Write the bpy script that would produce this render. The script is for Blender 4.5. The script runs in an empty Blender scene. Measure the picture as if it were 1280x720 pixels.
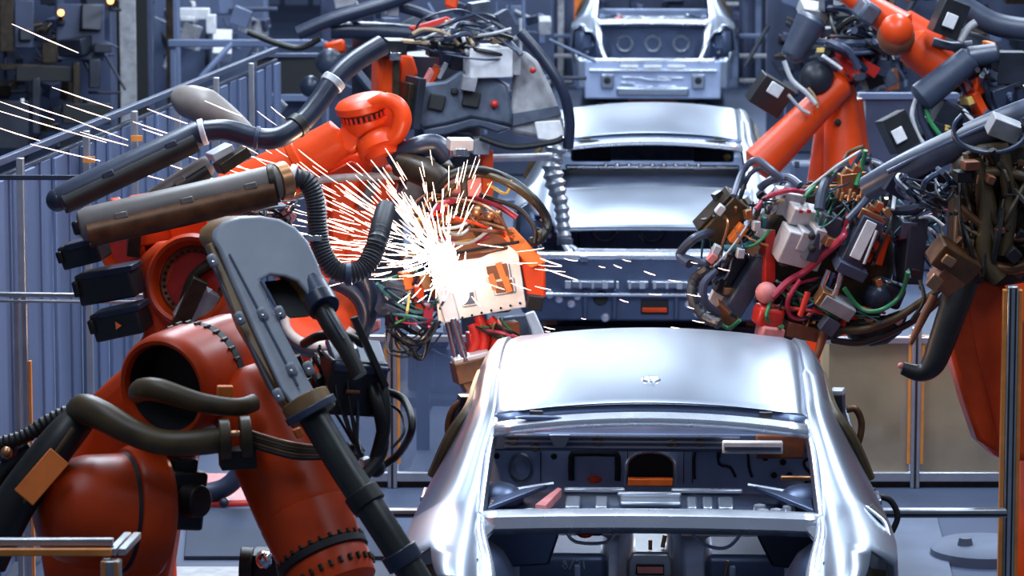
import bpy, math, random
from mathutils import Vector, Matrix
random.seed(11)
sc = bpy.context.scene
C = sc.collection
R_ = math.radians

# ------------------------------------------------------------------ camera
FPX = 4620.0                      # focal length in pixels of a 1280 px wide frame (long lens)
CAM = Vector((0, 0, 3.8))
TH = math.atan(650 / FPX)
PSI = math.atan(178 * math.cos(TH) / FPX)
FW = Vector((-math.sin(PSI) * math.cos(TH), math.cos(PSI) * math.cos(TH), -math.sin(TH)))
RT = Vector((math.cos(PSI), math.sin(PSI), 0))
UP = RT.cross(FW)
cd = bpy.data.cameras.new('camera'); cam = bpy.data.objects.new('camera', cd); C.objects.link(cam)
cd.sensor_width = 36; cd.lens = FPX / 1280 * 36; cd.clip_end = 300; cd.clip_start = .5
cam.matrix_world = Matrix((( RT.x, UP.x, -FW.x, CAM.x), (RT.y, UP.y, -FW.y, CAM.y), (RT.z, UP.z, -FW.z, CAM.z), (0, 0, 0, 1)))
cd.dof.use_dof = True; cd.dof.focus_distance = 15.2; cd.dof.aperture_fstop = 6.5
sc.camera = cam

# ------------------------------------------------------------------ world, lights, exposure
w = bpy.data.worlds.new('hall_air'); sc.world = w; w.use_nodes = True
w.node_tree.nodes['Background'].inputs[0].default_value = (.38, .47, .68, 1)
w.node_tree.nodes['Background'].inputs[1].default_value = .24
def area(name, loc, sx, sy, power, col, rot=(0, 0, 0)):
    l = bpy.data.lights.new(name, 'AREA'); l.shape = 'RECTANGLE'; l.size = sx; l.size_y = sy
    l.energy = power; l.color = col
    o = bpy.data.objects.new(name, l); C.objects.link(o); o.location = loc; o.rotation_euler = rot
    return o
COOL = (.74, .86, 1.0)
# two rows of hall strip lamps above the line
for i, y in enumerate((17.5, 24, 31, 38, 46)):
    for j, x in enumerate((-2.6, 2.6)):
        area('strip_lamp', (x, y, 6.6), .9, 4.2, 400, COOL)
for x in (-2.6, 2.6): area('strip_lamp', (x, 10.5, 6.6), .9, 4.2, 90, COOL)  # unseen extra pair, added to brighten surfaces that face the camera
for y in (15.6, 26.5, 43.5): area('added_car_light', (-.3, y, 5.4), 1.2, 3.0, 80 if y < 20 else 130, COOL)  # unseen lamps added over the cars for brighter roofs and lids
sc.view_settings.view_transform = 'Standard'; sc.view_settings.look = 'None'
sc.view_settings.gamma = 1; sc.view_settings.exposure = 0.06
sc.view_settings.use_curve_mapping = False

# ------------------------------------------------------------------ helpers
def P(x, y, D):
    """point of the place that stands D metres in front of the lens in direction of photo pixel x, y"""
    return CAM + FW * D + RT * ((x - 640) / FPX * D) + UP * ((360 - y) / FPX * D)
def V(r, u, f): return RT * r + UP * u + FW * f
def flo(v): return Vector((v.x, v.y, 0))

def mat(name, col, rough=.5, metal=0., var=.12, scale=18., bump=0., coat=0., spec=.5, stretch=None):
    m = bpy.data.materials.new(name); m.use_nodes = True
    nt = m.node_tree; b = nt.nodes['Principled BSDF']
    b.inputs['Roughness'].default_value = rough; b.inputs['Metallic'].default_value = metal
    b.inputs['Coat Weight'].default_value = coat; b.inputs['Specular IOR Level'].default_value = spec
    tc = nt.nodes.new('ShaderNodeTexCoord'); n = nt.nodes.new('ShaderNodeTexNoise')
    n.inputs['Scale'].default_value = scale; n.inputs['Detail'].default_value = 5
    if stretch:
        mp = nt.nodes.new('ShaderNodeMapping'); mp.inputs['Scale'].default_value = stretch
        nt.links.new(tc.outputs['Object'], mp.inputs[0]); nt.links.new(mp.outputs[0], n.inputs['Vector'])
    else:
        nt.links.new(tc.outputs['Object'], n.inputs['Vector'])
    r = nt.nodes.new('ShaderNodeValToRGB')
    r.color_ramp.elements[0].position = .3; r.color_ramp.elements[1].position = .7
    r.color_ramp.elements[0].color = tuple(c * (1 - var) for c in col) + (1,)
    r.color_ramp.elements[1].color = tuple(min(1, c * (1 + var)) for c in col) + (1,)
    nt.links.new(n.outputs['Fac'], r.inputs[0]); nt.links.new(r.outputs[0], b.inputs['Base Color'])
    mr = nt.nodes.new('ShaderNodeMapRange'); mr.inputs[3].default_value = max(.02, rough - .07); mr.inputs[4].default_value = min(1, rough + .1)
    nt.links.new(n.outputs['Fac'], mr.inputs[0]); nt.links.new(mr.outputs[0], b.inputs['Roughness'])
    if bump:
        bp = nt.nodes.new('ShaderNodeBump'); bp.inputs['Strength'].default_value = bump; bp.inputs['Distance'].default_value = .01
        nt.links.new(n.outputs['Fac'], bp.inputs['Height']); nt.links.new(bp.outputs[0], b.inputs['Normal'])
    return m
def emat(name, col, s):
    m = bpy.data.materials.new(name); m.use_nodes = True
    b = m.node_tree.nodes['Principled BSDF']
    b.inputs['Base Color'].default_value = (*col, 1); b.inputs['Emission Color'].default_value = (*col, 1); b.inputs['Emission Strength'].default_value = s
    return m
def glassmat(name, col, alpha, rough=.08):
    m = mat(name, col, rough, 0, .35, 1.6); b = m.node_tree.nodes['Principled BSDF']
    b.inputs['Alpha'].default_value = alpha
    return m

M = dict(
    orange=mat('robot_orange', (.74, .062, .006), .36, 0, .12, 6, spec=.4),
    orange_d=mat('robot_orange_shaded', (.54, .046, .003), .36, 0, .25, 5, spec=.3),  # second one is the same orange darkened, foreground shade put into colour
    orange_l=mat('light_orange', (.86, .20, .03), .4),
    red=mat('red_paint', (.62, .03, .02), .35), pink=mat('pale_red', (.75, .25, .24), .45),
    black=mat('black_rubber', (.012, .011, .010), .45, 0, .3), blackp=mat('black_plastic', (.016, .017, .02), .35),
    olive=mat('warm_shade_rubber', (.075, .046, .016), .42, 0, .35, 9),  # brown cast of the warm shadows put into the rubber colour
    hose=mat('blue_black_hose', (.020, .028, .055), .32), hose_l=mat('grey_blue_hose', (.06, .078, .135), .36),
    hoseg=mat('green_black_hose', (.020, .024, .022), .34),
    corr=mat('corrugated_hose', (.05, .052, .06), .38),
    grey=mat('grey_shroud', (.31, .34, .40), .36, 0, .12, 7), brownside=mat('warm_lit_plastic', (.24, .13, .045), .4, 0, .3, 8),  # brownside: warm light on the hose guide put into its colour
    tubegrey=mat('brownish_grey_tube', (.21, .18, .165), .42, 0, .25, 7), tubeblue=mat('slate_tube', (.045, .058, .095), .36),  # tubegrey: grey with a slight brown cast
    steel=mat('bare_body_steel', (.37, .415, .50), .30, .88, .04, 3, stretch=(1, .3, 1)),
    steel_in=mat('inner_body_steel', (.10, .135, .23), .36, .55, .15, 5),  # body steel darkened, shade inside the body put into the colour
    steel_mid=mat('mid_body_steel', (.40, .48, .68), .4, .25, .12, 6), steel_dk=mat('shadowed_body_steel', (.035, .046, .08), .42, .3, .2, 6),  # lighter dash and darker floor copies, cabin light and shade put into colour
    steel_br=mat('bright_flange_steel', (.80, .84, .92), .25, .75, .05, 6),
    alu=mat('aluminium_profile', (.48, .50, .53), .32, .8, .08, 12), aluw=mat('pale_metal', (.68, .68, .70), .38, .45, .12, 14),
    chrome=mat('chrome', (.75, .76, .80), .14, 1, .05), orangeedge=mat('orange_reflection_paint', (.75, .26, .05), .4),  # orangeedge: reflected orange on profile edges as colour, also plain orange marks
    dark=mat('dark_gap', (.010, .010, .012), .6), brass=mat('copper_brass', (.55, .27, .13), .32, .8),
    brown=mat('brown_metal', (.13, .055, .022), .38, .4, .4, 14), darkbrown=mat('oily_dark_metal', (.032, .020, .010), .4, .3, .5, 20),
    white=mat('white_enamel', (.80, .80, .82), .4), blue=mat('blue_panel', (.115, .15, .25), .5, 0, .18, 2.2), blue2=mat('deep_blue_panel', (.045, .06, .115), .5, 0, .25, 3),
    strip=mat('strip_panel', (.125, .17, .30), .42, .2, .22, 1.3, stretch=(5, 5, .25)), slate=mat('slate_casting', (.085, .105, .15), .42, .3, .25, 15),
    palegrey=mat('worn_pale_casting', (.36, .36, .38), .5, .1, .28, 14), machine=mat('dark_machine', (.022, .026, .04), .45, .2, .4, 5),
    floor=mat('floor_concrete', (.055, .075, .13), .55, 0, .28, .9, spec=.3), yellow=mat('yellow_tag', (.72, .50, .12), .5),
    green=mat('green_wire', (.03, .22, .08), .4), magenta=mat('crimson_hose', (.45, .03, .07), .35), bluew=mat('blue_wire', (.08, .13, .32), .4), teal=mat('teal_wire', (.05, .18, .20), .4),
    whitew=mat('white_wire', (.55, .56, .58), .45), beige=mat('beige_board', (.40, .28, .16), .6, 0, .35, 1.7), rust=mat('rusty_brown', (.22, .07, .03), .5, .1, .4, 9),
    glass=glassmat('fence_pane', (.36, .27, .17), .72), paneb=glassmat('bluish_pane', (.14, .19, .32), .45),
)

class MB:
    def __init__(s): s.v = []; s.f = []
    def add(s, vs, fs):
        o = len(s.v); s.v += [Vector(q) for q in vs]; s.f += [tuple(i + o for i in f) for f in fs]; return s
    def box(s, c, d, ax=None):
        ax = ax or (Vector((1, 0, 0)), Vector((0, 1, 0)), Vector((0, 0, 1))); c = Vector(c)
        vs = [c + ax[0] * (i * d[0] / 2) + ax[1] * (j * d[1] / 2) + ax[2] * (k * d[2] / 2) for i in (-1, 1) for j in (-1, 1) for k in (-1, 1)]
        fs = [(0, 1, 3, 2), (4, 6, 7, 5), (0, 4, 5, 1), (2, 3, 7, 6), (0, 2, 6, 4), (1, 5, 7, 3)]
        if ax[0].cross(ax[1]).dot(ax[2]) < 0: fs = [f[::-1] for f in fs]
        return s.add(vs, fs)
    def beam(s, a, b, wd, ht, up=Vector((0, 0, 1))):
        a = Vector(a); b = Vector(b); d = b - a; L = d.length; d.normalize()
        if abs(d.dot(up)) > .98: up = Vector((0, 1, 0))
        sd = d.cross(up).normalized(); u = sd.cross(d)
        return s.box((a + b) / 2, (L, wd, ht), (d, sd, u))
    def tube(s, pts, r, n=10, sub=6, corr=None, caps=True):
        pts = [Vector(p) for p in pts]; k = len(pts)
        rs = r if isinstance(r, (list, tuple)) else [r] * k
        if sub > 1 and k > 2:
            np_, nr = [], []
            for i in range(k - 1):
                p0 = pts[max(i - 1, 0)]; p1 = pts[i]; p2 = pts[i + 1]; p3 = pts[min(i + 2, k - 1)]
                for j in range(sub):
                    t = j / sub
                    np_.append(.5 * ((2 * p1) + (p2 - p0) * t + (2 * p0 - 5 * p1 + 4 * p2 - p3) * t * t + (3 * p1 - p0 - 3 * p2 + p3) * t ** 3))
                    nr.append(rs[i] * (1 - t) + rs[i + 1] * t)
            np_.append(pts[-1]); nr.append(rs[-1]); pts, rs = np_, nr
        if corr:
            L = [0]
            for i in range(1, len(pts)): L.append(L[-1] + (pts[i] - pts[i - 1]).length)
            m = max(4, int(L[-1] / corr[0]) * 2); a, b = [], []; j = 0
            for i in range(m + 1):
                d = L[-1] * i / m
                while j < len(L) - 2 and L[j + 1] < d: j += 1
                t = (d - L[j]) / max(1e-9, L[j + 1] - L[j])
                a.append(pts[j].lerp(pts[j + 1], t)); b.append((rs[j] * (1 - t) + rs[j + 1] * t) * (1 + (corr[1] if i % 2 else -corr[1])))
            pts, rs = a, b
        k = len(pts); vs, fs = [], []; prev = None
        for i in range(k):
            t = (pts[min(i + 1, k - 1)] - pts[max(i - 1, 0)]).normalized()
            if prev is None:
                u = t.cross(Vector((0, 0, 1)) if abs(t.z) < .9 else Vector((1, 0, 0))).normalized()
            else:
                u = (prev - t * prev.dot(t)).normalized()
            prev = u; w_ = t.cross(u)
            for j in range(n):
                a = 2 * math.pi * j / n; vs.append(pts[i] + (u * math.cos(a) + w_ * math.sin(a)) * rs[i])
        for i in range(k - 1):
            for j in range(n):
                fs.append((i * n + j, i * n + (j + 1) % n, (i + 1) * n + (j + 1) % n, (i + 1) * n + j))
        if caps: fs += [tuple(range(n))[::-1], tuple((k - 1) * n + j for j in range(n))]
        return s.add(vs, fs)
    def cyl(s, a, b, r0, r1=None, n=20): return s.tube([a, b], [r0, r0 if r1 is None else r1], n, 1)
    def lathe(s, c, axis, prof, n=36, sx=1.0):
        c = Vector(c); t = Vector(axis).normalized()
        u = t.cross(Vector((0, 0, 1)) if abs(t.z) < .95 else Vector((1, 0, 0))).normalized(); w_ = t.cross(u)
        vs, fs = [], []
        for (d, r) in prof:
            for j in range(n):
                a = 2 * math.pi * j / n; vs.append(c + t * d + (u * math.cos(a) * sx + w_ * math.sin(a)) * r)
        for i in range(len(prof) - 1):
            for j in range(n):
                fs.append((i * n + j, i * n + (j + 1) % n, (i + 1) * n + (j + 1) % n, (i + 1) * n + j))
        return s.add(vs, fs)
    def prism(s, pts, ext):
        pts = [Vector(p) for p in pts]; n = len(pts); ext = Vector(ext)
        nrm = Vector((0, 0, 0))
        for i in range(n): nrm += (pts[i] - pts[0]).cross(pts[(i + 1) % n] - pts[0])
        if nrm.dot(ext) > 0: pts = pts[::-1]
        return s.add(pts + [p + ext for p in pts], [tuple(range(n)), tuple(range(2 * n - 1, n - 1, -1))] + [(i, i + n, (i + 1) % n + n, (i + 1) % n) for i in range(n)])
    def ball(s, c, r, ax=None, n=18):
        c = Vector(c); r = (r, r, r) if not isinstance(r, (tuple, list)) else r
        ax = ax or (Vector((1, 0, 0)), Vector((0, 1, 0)), Vector((0, 0, 1))); h = n // 2; vs, fs = [], []
        for i in range(h + 1):
            t = math.pi * i / h
            for j in range(n):
                a = 2 * math.pi * j / n
                vs.append(c + ax[0] * (r[0] * math.sin(t) * math.cos(a)) + ax[1] * (r[1] * math.sin(t) * math.sin(a)) + ax[2] * (r[2] * math.cos(t)))
        for i in range(h):
            for j in range(n): fs.append((i * n + j, (i + 1) * n + j, (i + 1) * n + (j + 1) % n, i * n + (j + 1) % n))
        return s.add(vs, fs)
    def grid(s, rows):
        n = len(rows[0]); vs = [p for r in rows for p in r]
        return s.add(vs, [(i * n + j, i * n + j + 1, (i + 1) * n + j + 1, (i + 1) * n + j) for i in range(len(rows) - 1) for j in range(n - 1)])

ORG = {}
def tag(o, label=None, cat=None, group=None, kind=None):
    if label: o['label'] = label
    if cat: o['category'] = cat
    if group: o['group'] = group
    if kind: o['kind'] = kind
    return o
def thing(name, label, cat, loc, group=None):
    o = bpy.data.objects.new(name, None); C.objects.link(o); o.location = loc; o.empty_display_size = .2
    ORG[o.name] = Vector(loc); return tag(o, label, cat, group)
def obj(name, mb, m, parent=None, bevel=0., ang=38, thick=0., label=None, kind=None, seg=2):
    if parent is not None: org = ORG[parent.name]
    else:
        lo = [min(v[i] for v in mb.v) for i in range(3)]; hi = [max(v[i] for v in mb.v) for i in range(3)]
        org = Vector(((lo[0] + hi[0]) / 2, (lo[1] + hi[1]) / 2, lo[2]))
    me = bpy.data.meshes.new(name); me.from_pydata([v - org for v in mb.v], [], mb.f)
    me.validate(); me.polygons.foreach_set('use_smooth', [True] * len(me.polygons)); me.set_sharp_from_angle(angle=R_(ang))
    me.materials.append(M[m] if isinstance(m, str) else m)
    o = bpy.data.objects.new(name, me); C.objects.link(o)
    if parent is not None: o.parent = parent
    else: o.location = org
    ORG[o.name] = org
    if thick:
        md = o.modifiers.new('thickness', 'SOLIDIFY'); md.thickness = thick; md.offset = -1
    if bevel:
        md = o.modifiers.new('bevel', 'BEVEL'); md.width = bevel; md.segments = seg; md.limit_method = 'ANGLE'; md.angle_limit = R_(40)
    return tag(o, label, None, None, kind)

class K:
    """a work bench at one viewing distance: lengths in photo pixels are turned into metres at that distance"""
    def __init__(s, D, root=None): s.D = D; s.m = D / FPX; s.root = root
    def p(s, x, y, d=0.): return P(x, y, s.D + d)
    def pts(s, L): return [s.p(*q) for q in L]
    def hose(s, name, L, r, m, n=10, corr=None, sub=6, par=None, **k):
        rr = [q * s.m for q in r] if isinstance(r, (list, tuple)) else r * s.m
        return obj(name, MB().tube(s.pts(L), rr, n, sub, corr), m, par or s.root, **k)
    def collar(s, name, a, b, r, m, par=None, n=18, bev=.004):
        return obj(name, MB().cyl(s.p(*a), s.p(*b), r * s.m, None, n), m, par or s.root, bevel=bev)
    def slab(s, name, L, dep, m, bev=.006, par=None, d=0., ext=None, **k):
        e = ext if ext is not None else FW * dep
        return obj(name, MB().prism([s.p(x, y, d) for x, y in L], e), m, par or s.root, bevel=bev, **k)
    def axes(s, rot=0, yaw=0, pitch=0):
        a = Matrix.Rotation(R_(rot), 3, 'Z') @ Matrix.Rotation(R_(yaw), 3, 'Y') @ Matrix.Rotation(R_(pitch), 3, 'X')
        f = lambda q: RT * q[0] + UP * q[1] - FW * q[2]
        return tuple(f(a @ Vector(e)) for e in ((1, 0, 0), (0, 1, 0), (0, 0, 1)))
    def blk(s, name, x, y, wd, ht, dep, m, rot=0, yaw=15, pitch=12, d=0., bev=.004, par=None, **k):
        return obj(name, MB().box(s.p(x, y, d), (wd * s.m, ht * s.m, dep), s.axes(rot, yaw, pitch)), m, par or s.root, bevel=bev, **k)
    def ball(s, name, x, y, r, m, d=0., par=None):
        return obj(name, MB().ball(s.p(x, y, d), r * s.m), m, par or s.root)
    def bolts(s, name, c, axis, rad, n, r, m, par=None, ln=.012):
        t = Vector(axis).normalized(); u = t.cross(Vector((0, 0, 1))).normalized(); w_ = t.cross(u); mb = MB()
        for i in range(n):
            a = 2 * math.pi * i / n; q = c + (u * math.cos(a) + w_ * math.sin(a)) * rad
            mb.cyl(q, q + t * ln, r, None, 6)
        return obj(name, mb, m, par or s.root, kind='stuff')
    def cables(s, n, starts, ends, mats, r=(1., 2.2), sag=(-25, 25), dd=.12, par=None, name='cable'):
        for i in range(n):
            a = random.choice(starts); b = random.choice(ends); j = lambda q: q + random.uniform(-9, 9)
            ax, ay, bx_, by = j(a[0]), j(a[1]), j(b[0]), j(b[1]); sg = random.uniform(*sag); sx = random.uniform(-18, 18)
            L = [(ax, ay, random.uniform(-dd, dd)), (ax * .72 + bx_ * .28 + sx, ay * .72 + by * .28 + sg * .8, random.uniform(-dd, dd)),
                 (ax * .3 + bx_ * .7 + sx * .6, ay * .3 + by * .7 + sg, random.uniform(-dd, dd)), (bx_, by, random.uniform(-dd, dd))]
            s.hose(name, L, random.uniform(*r), random.choice(mats), 6, None, 5, par)

# ================================================================== setting
def struct(name, mb, m, **k): return tag(obj(name, mb, m, None, **k), kind='structure')
mb = MB(); mb.box((0, 30, -.1), (50, 76, .2)); struct('floor', mb, 'floor')
mb = MB(); mb.box((0, 60, 4), (50, .3, 8)); wb = struct('wall_back', mb, 'blue2')
for i in range(40):
    x = -9 + i * .46
    obj('panel', MB().box((x, 59.8, 2 + .0), (.40, .08, 5.5)), 'blue', wb, bevel=.02)
# darker and lighter floor slabs and grates along the line
def floorpatch(name, L, m, label, cat, h=.02):
    def g(x, y):
        h_ = (y + 290) / FPX * math.cos(TH); D = CAM.z / h_
        v = P(x, y, D); return Vector((v.x, v.y, 0))
    tag(obj(name, MB().prism([g(*q) for q in L], Vector((0, 0, h))), m, bevel=.004), label, cat)
M['floorlight'] = mat('worn_floor_plate', (.12, .145, .21), .6, .0, .18, 3, spec=.3)
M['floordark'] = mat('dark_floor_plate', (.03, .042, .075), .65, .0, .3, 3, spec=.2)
floorpatch('floor_plate', [(1085, 645), (1170, 645), (1195, 740), (1120, 740)], 'floorlight', 'pale grey floor plate running beside the right side of the nearest car body', 'floor plate')
floorpatch('floor_plate', [(545, 500), (590, 500), (545, 606), (505, 606)], 'floorlight', 'pale floor plate left of the nearest car body, behind the weld gun', 'floor plate')
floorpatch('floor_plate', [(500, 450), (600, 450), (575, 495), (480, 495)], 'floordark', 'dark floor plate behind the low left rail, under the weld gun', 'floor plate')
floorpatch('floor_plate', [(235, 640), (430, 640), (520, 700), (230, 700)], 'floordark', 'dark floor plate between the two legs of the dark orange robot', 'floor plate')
floorpatch('concrete_curb', [(205, 713), (300, 713), (300, 745), (200, 745)], 'palegrey', 'pale grey curb on the floor behind the dark orange robot', 'curb', .02)

# ================================================================== car bodies
def car(Y0, label, lid=False, detail=True):
    root = thing('car_body', label, 'car body', (0, Y0, .22), 'bare car bodies on the line'); ORG[root.name] = Vector((0, Y0, .22))
    W = lambda x, y, z: Vector((x, y + Y0, z))
    # columns: flange, inner edge, crown, outer top, shoulder, side, sill
    S = [(-.80, [(.60, .74), (.63, .84), (.68, .915), (.76, .92), (.83, .87), (.845, .70), (.80, .42)]),
         (-.66, [(.605, .80), (.64, .895), (.70, .95), (.79, .95), (.865, .90), (.88, .70), (.84, .40)]),
         (-.35, [(.615, .88), (.655, .955), (.71, .985), (.81, .985), (.90, .935), (.915, .70), (.88, .36)]),
         (-.06, [(.625, .94), (.665, .99), (.70, 1.015), (.785, 1.02), (.90, .955), (.92, .70), (.88, .34)]),
         (.10, [(.63, 1.01), (.662, 1.045), (.695, 1.07), (.765, 1.06), (.892, .965), (.92, .70), (.88, .32)]),
         (.36, [(.62, 1.13), (.65, 1.165), (.684, 1.175), (.74, 1.145), (.88, .97), (.92, .70), (.88, .30)]),
         (.62, [(.60, 1.25), (.632, 1.277), (.668, 1.272), (.710, 1.235), (.87, .975), (.92, .70), (.88, .28)]),
         (.86, [(.60, 1.29), (.632, 1.317), (.668, 1.312), (.708, 1.272), (.86, .98), (.915, .70), (.88, .27)]),
         (1.25, [(.60, 1.325), (.632, 1.352), (.666, 1.345), (.705, 1.30), (.86, .98), (.915, .70), (.88, .26)]),
         (1.75, [(.60, 1.335), (.63, 1.362), (.664, 1.352), (.70, 1.305), (.86, .98), (.915, .70), (.88, .26)]),
         (2.2, [(.59, 1.295), (.62, 1.322), (.655, 1.312), (.69, 1.27), (.86, .975), (.915, .70), (.88, .26)]),
         (2.75, [(.62, 1.06), (.65, 1.085), (.68, 1.09), (.73, 1.05), (.86, .965), (.915, .70), (.88, .26)]),
         (3.6, [(.62, .86), (.65, .90), (.70, .92), (.80, .91), (.86, .86), (.90, .68), (.86, .30)]),
         (4.3, [(.55, .74), (.58, .79), (.62, .81), (.72, .80), (.80, .74), (.82, .60), (.78, .36)])]
    def cm(rows, sub=4):       # smooth in y
        out = []
        n = len(rows)
        for i in range(n - 1):
            q0, q1, q2, q3 = rows[max(i - 1, 0)], rows[i], rows[i + 1], rows[min(i + 2, n - 1)]
            for j in range(sub):
                t = j / sub
                out.append([.5 * (2 * b + (c - a) * t + (2 * a - 5 * b + 4 * c - d) * t * t + (3 * b - a - 3 * c + d) * t ** 3) for a, b, c, d in zip(q0, q1, q2, q3)])
        out.append(rows[-1]); return out
    sz0 = .675 if lid else .615
    for sg in (-1, 1):
        rows = [[W(sg * x, y, z) for x, z in L] for y, L in S]
        rr = cm(rows); mb = MB(); n = 7
        vs = [p for r in rr for p in r]; fs = []
        for i in range(len(rr) - 1):
            ym = (rr[i][0].y + rr[i + 1][0].y) / 2 - Y0
            for j in range(n - 1):
                if j == 3 and .80 < ym < 1.50: continue          # rear side window
                if j == 3 and 1.58 < ym < 2.55: continue         # front side window
                if j in (3, 4) and ym < -.52: continue           # tail lamp opening
                if j == 5 and -.55 < ym < .25: continue          # wheel arch
                f = (i * n + j, i * n + j + 1, (i + 1) * n + j + 1, (i + 1) * n + j)
                fs.append(f if sg < 0 else f[::-1])
        mb.add(vs, fs); obj('side_panel', mb, 'steel', root, thick=.012, ang=50)
        # window seal flange, tail lamp pocket, bracket, gutter
        obj('pillar_flange', MB().tube([W(sg * .645, -.02, 1.0), W(sg * .64, .1, 1.055), W(sg * .628, .36, 1.18), W(sg * .61, .6, 1.262)], .011, 8), 'steel_br', root)
        obj('door_frame', MB().tube([W(sg * .872, .80, .985), W(sg * .80, .79, 1.15), W(sg * .728, .86, 1.25), W(sg * .715, 1.25, 1.28), W(sg * .71, 1.54, 1.28)], .026, 8), 'olive', root)
        mb = MB(); mb.grid([[W(sg * .63, -.50, .93), W(sg * .86, -.50, .90)], [W(sg * .63, -.50, .55), W(sg * .88, -.50, .55)]])
        obj('tail_lamp_pocket', mb, 'darkbrown' if detail else 'steel_in', root, thick=.01)
        obj('lamp_bracket', MB().box(W(sg * .73, -.60, .80), (.10, .10, .16)), 'rust' if detail else 'steel_in', root, bevel=.01)
        obj('trunk_gutter', MB().tube([W(sg * .645, -.04, .985), W(sg * .635, -.25, .955), W(sg * .60, -.5, .88), W(sg * .585, -.72, .77), W(sg * .52, -.86, sz0)], [.018, .028, .034, .03, .02], 10), 'steel_br', root)
        mb = MB(); mb.grid([[W(sg * .80, .15, .92), W(sg * .80, 2.9, .92)], [W(sg * .78, .15, .60), W(sg * .78, 2.9, .60)], [W(sg * .72, .15, .30), W(sg * .72, 2.9, .30)]])
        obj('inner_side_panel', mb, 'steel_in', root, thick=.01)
        obj('wheel_housing', MB().ball(W(sg * .68, -.05, .62), (.20, .36, .30)), 'steel_in', root)
        obj('rear_door_handle', MB().beam(W(sg * .925, .95, .86), W(sg * .925, 1.15, .86), .02, .025), 'steel', root, bevel=.006)
        if detail and sg > 0:
            obj('handle_slot', MB().prism([W(.815, .02, 1.022), W(.835, .10, 1.022), W(.885, .0, .988), W(.872, -.07, .988)], Vector((.01, 0, .008))), 'dark', root, bevel=.003)
            obj('slot_edge', MB().tube([W(.815, .02, 1.03), W(.872, -.07, .998), W(.888, -.12, .972), W(.892, -.2, .955)], .007, 6), 'steel_br', root)
    # roof
    zc = [(.62, 1.335), (.80, 1.368), (1.05, 1.398), (1.35, 1.42), (1.65, 1.428), (1.95, 1.418), (2.2, 1.385)]
    rows = [[W(u * .63, y + (-.02 if abs(u) < .9 else 0), z - .052 * u * u + (0 if abs(u) < .99 else -.012)) for u in [k / 10 for k in range(-10, 11)]] for y, z in zc]
    rows.insert(0, [W(p.x, .60, p.z - .014) for p in rows[0]])
    obj('roof', MB().grid(cm(rows, 3)), 'steel', root, thick=.008, ang=60)
    if not lid: obj('antenna_slot', MB().lathe(W(0, .84, 1.376), (0, -.12, 1), [(0, .0), (.004, .030), (.008, .034), (.0, .04)], 16), 'dark' if lid else 'steel_br', root)
    # header below the roof edge, with two oval recesses
    rows = [[W(u * .615, y - .012 * u * u, z - .045 * u * u) for u in [k / 8 for k in range(-8, 9)]] for y, z in ((.605, 1.316), (.585, 1.285), (.53, 1.280))]
    obj('roof_channel', MB().grid(rows), 'steel_in', root, thick=.008)
    rows = [[W(u * .612, y - .012 * u * u, z - .043 * u * u) for u in [k / 8 for k in range(-8, 9)]] for y, z in ((.535, 1.282), (.515, 1.297), (.47, 1.283), (.46, 1.255))]
    obj('window_header', MB().grid(rows), 'steel_br', root, thick=.006, ang=50)
    for sg in (-1, 1):
        if lid or sg < 0: obj('header_recess', MB().ball(W(sg * .44, .492, 1.281), (.095 if not lid else .085, .016, .010)), 'steel_in' if not lid else 'dark', root)
        obj('clip', MB().box(W(sg * .45, .56, 1.287), (.05, .03, .02)), 'black', root)
    # bar between window and boot opening
    prof = [(.09, .985), (.05, 1.004), (-.02, 1.012), (-.055, 1.0), (-.065, .965), (-.04, .94)]
    rows = [[W(u * .66, y, z - .012 * u * u) for u in [k / 8 for k in range(-8, 9)]] for y, z in prof]
    obj('deck_bar', MB().grid(rows), 'steel_br', root, thick=.008, ang=50)
    # parcel shelf
    if lid:
        rows = [[W(x, y, z) for x in (-.62, 0, .62)] for y, z in ((.05, .98), (.40, 1.03), (.72, 1.06))]
    else:
        rows = [[W(x, y, z) for x in (-.62, 0, .62)] for y, z in ((.05, .965), (.30, .97), (.46, .99))]
    shelf = obj('parcel_shelf', MB().grid(rows), 'steel_dk' if lid else 'steel_in', root, thick=.02)
    if lid:
        obj('shelf_edge', MB().beam(W(-.6, .74, 1.075), W(.6, .74, 1.075), .05, .03), 'steel_br', shelf, bevel=.01)
        for i in range(9): obj('boss', MB().lathe(W(-.32 + i * .08, .70, 1.09), (0, 0, 1), [(0, .02), (.015, .016), (.015, 0)], 10), 'steel_br', shelf)
    else:
        for x0, x1 in ((-.34, -.10), (.08, .36)): obj('shelf_ridge', MB().beam(W(x0, .46, 1.0), W(x1, .46, 1.0), .03, .02), 'steel_br', shelf, bevel=.006)
        for x, wd in ((-.30, .06), (-.19, .05), (.16, .04), (.22, .04), (.29, .06)): obj('shelf_pad', MB().box(W(x, .27, .985), (wd, .22, .02)), 'steel', shelf, bevel=.008)
        obj('shelf_pad', MB().box(W(0, .30, .988), (.24, .14, .022)), 'steel', shelf, bevel=.01)
        obj('shelf_slot', MB().box(W(0, .14, .978), (.24, .05, .012)), 'dark', shelf)
        obj('shelf_ridge', MB().beam(W(-.13, .39, .998), W(.12, .39, .998), .025, .02), 'steel_br', shelf, bevel=.006)
        for x, y in ((.43, .13), (.48, .14), (-.42, .12), (-.36, .1), (-.46, .1), (.42, .22), (.53, .2)):
            obj('boss', MB().lathe(W(x, y, .975), (0, 0, 1), [(0, .028), (.02, .022), (.025, 0)], 14), 'steel_br', shelf)
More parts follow.
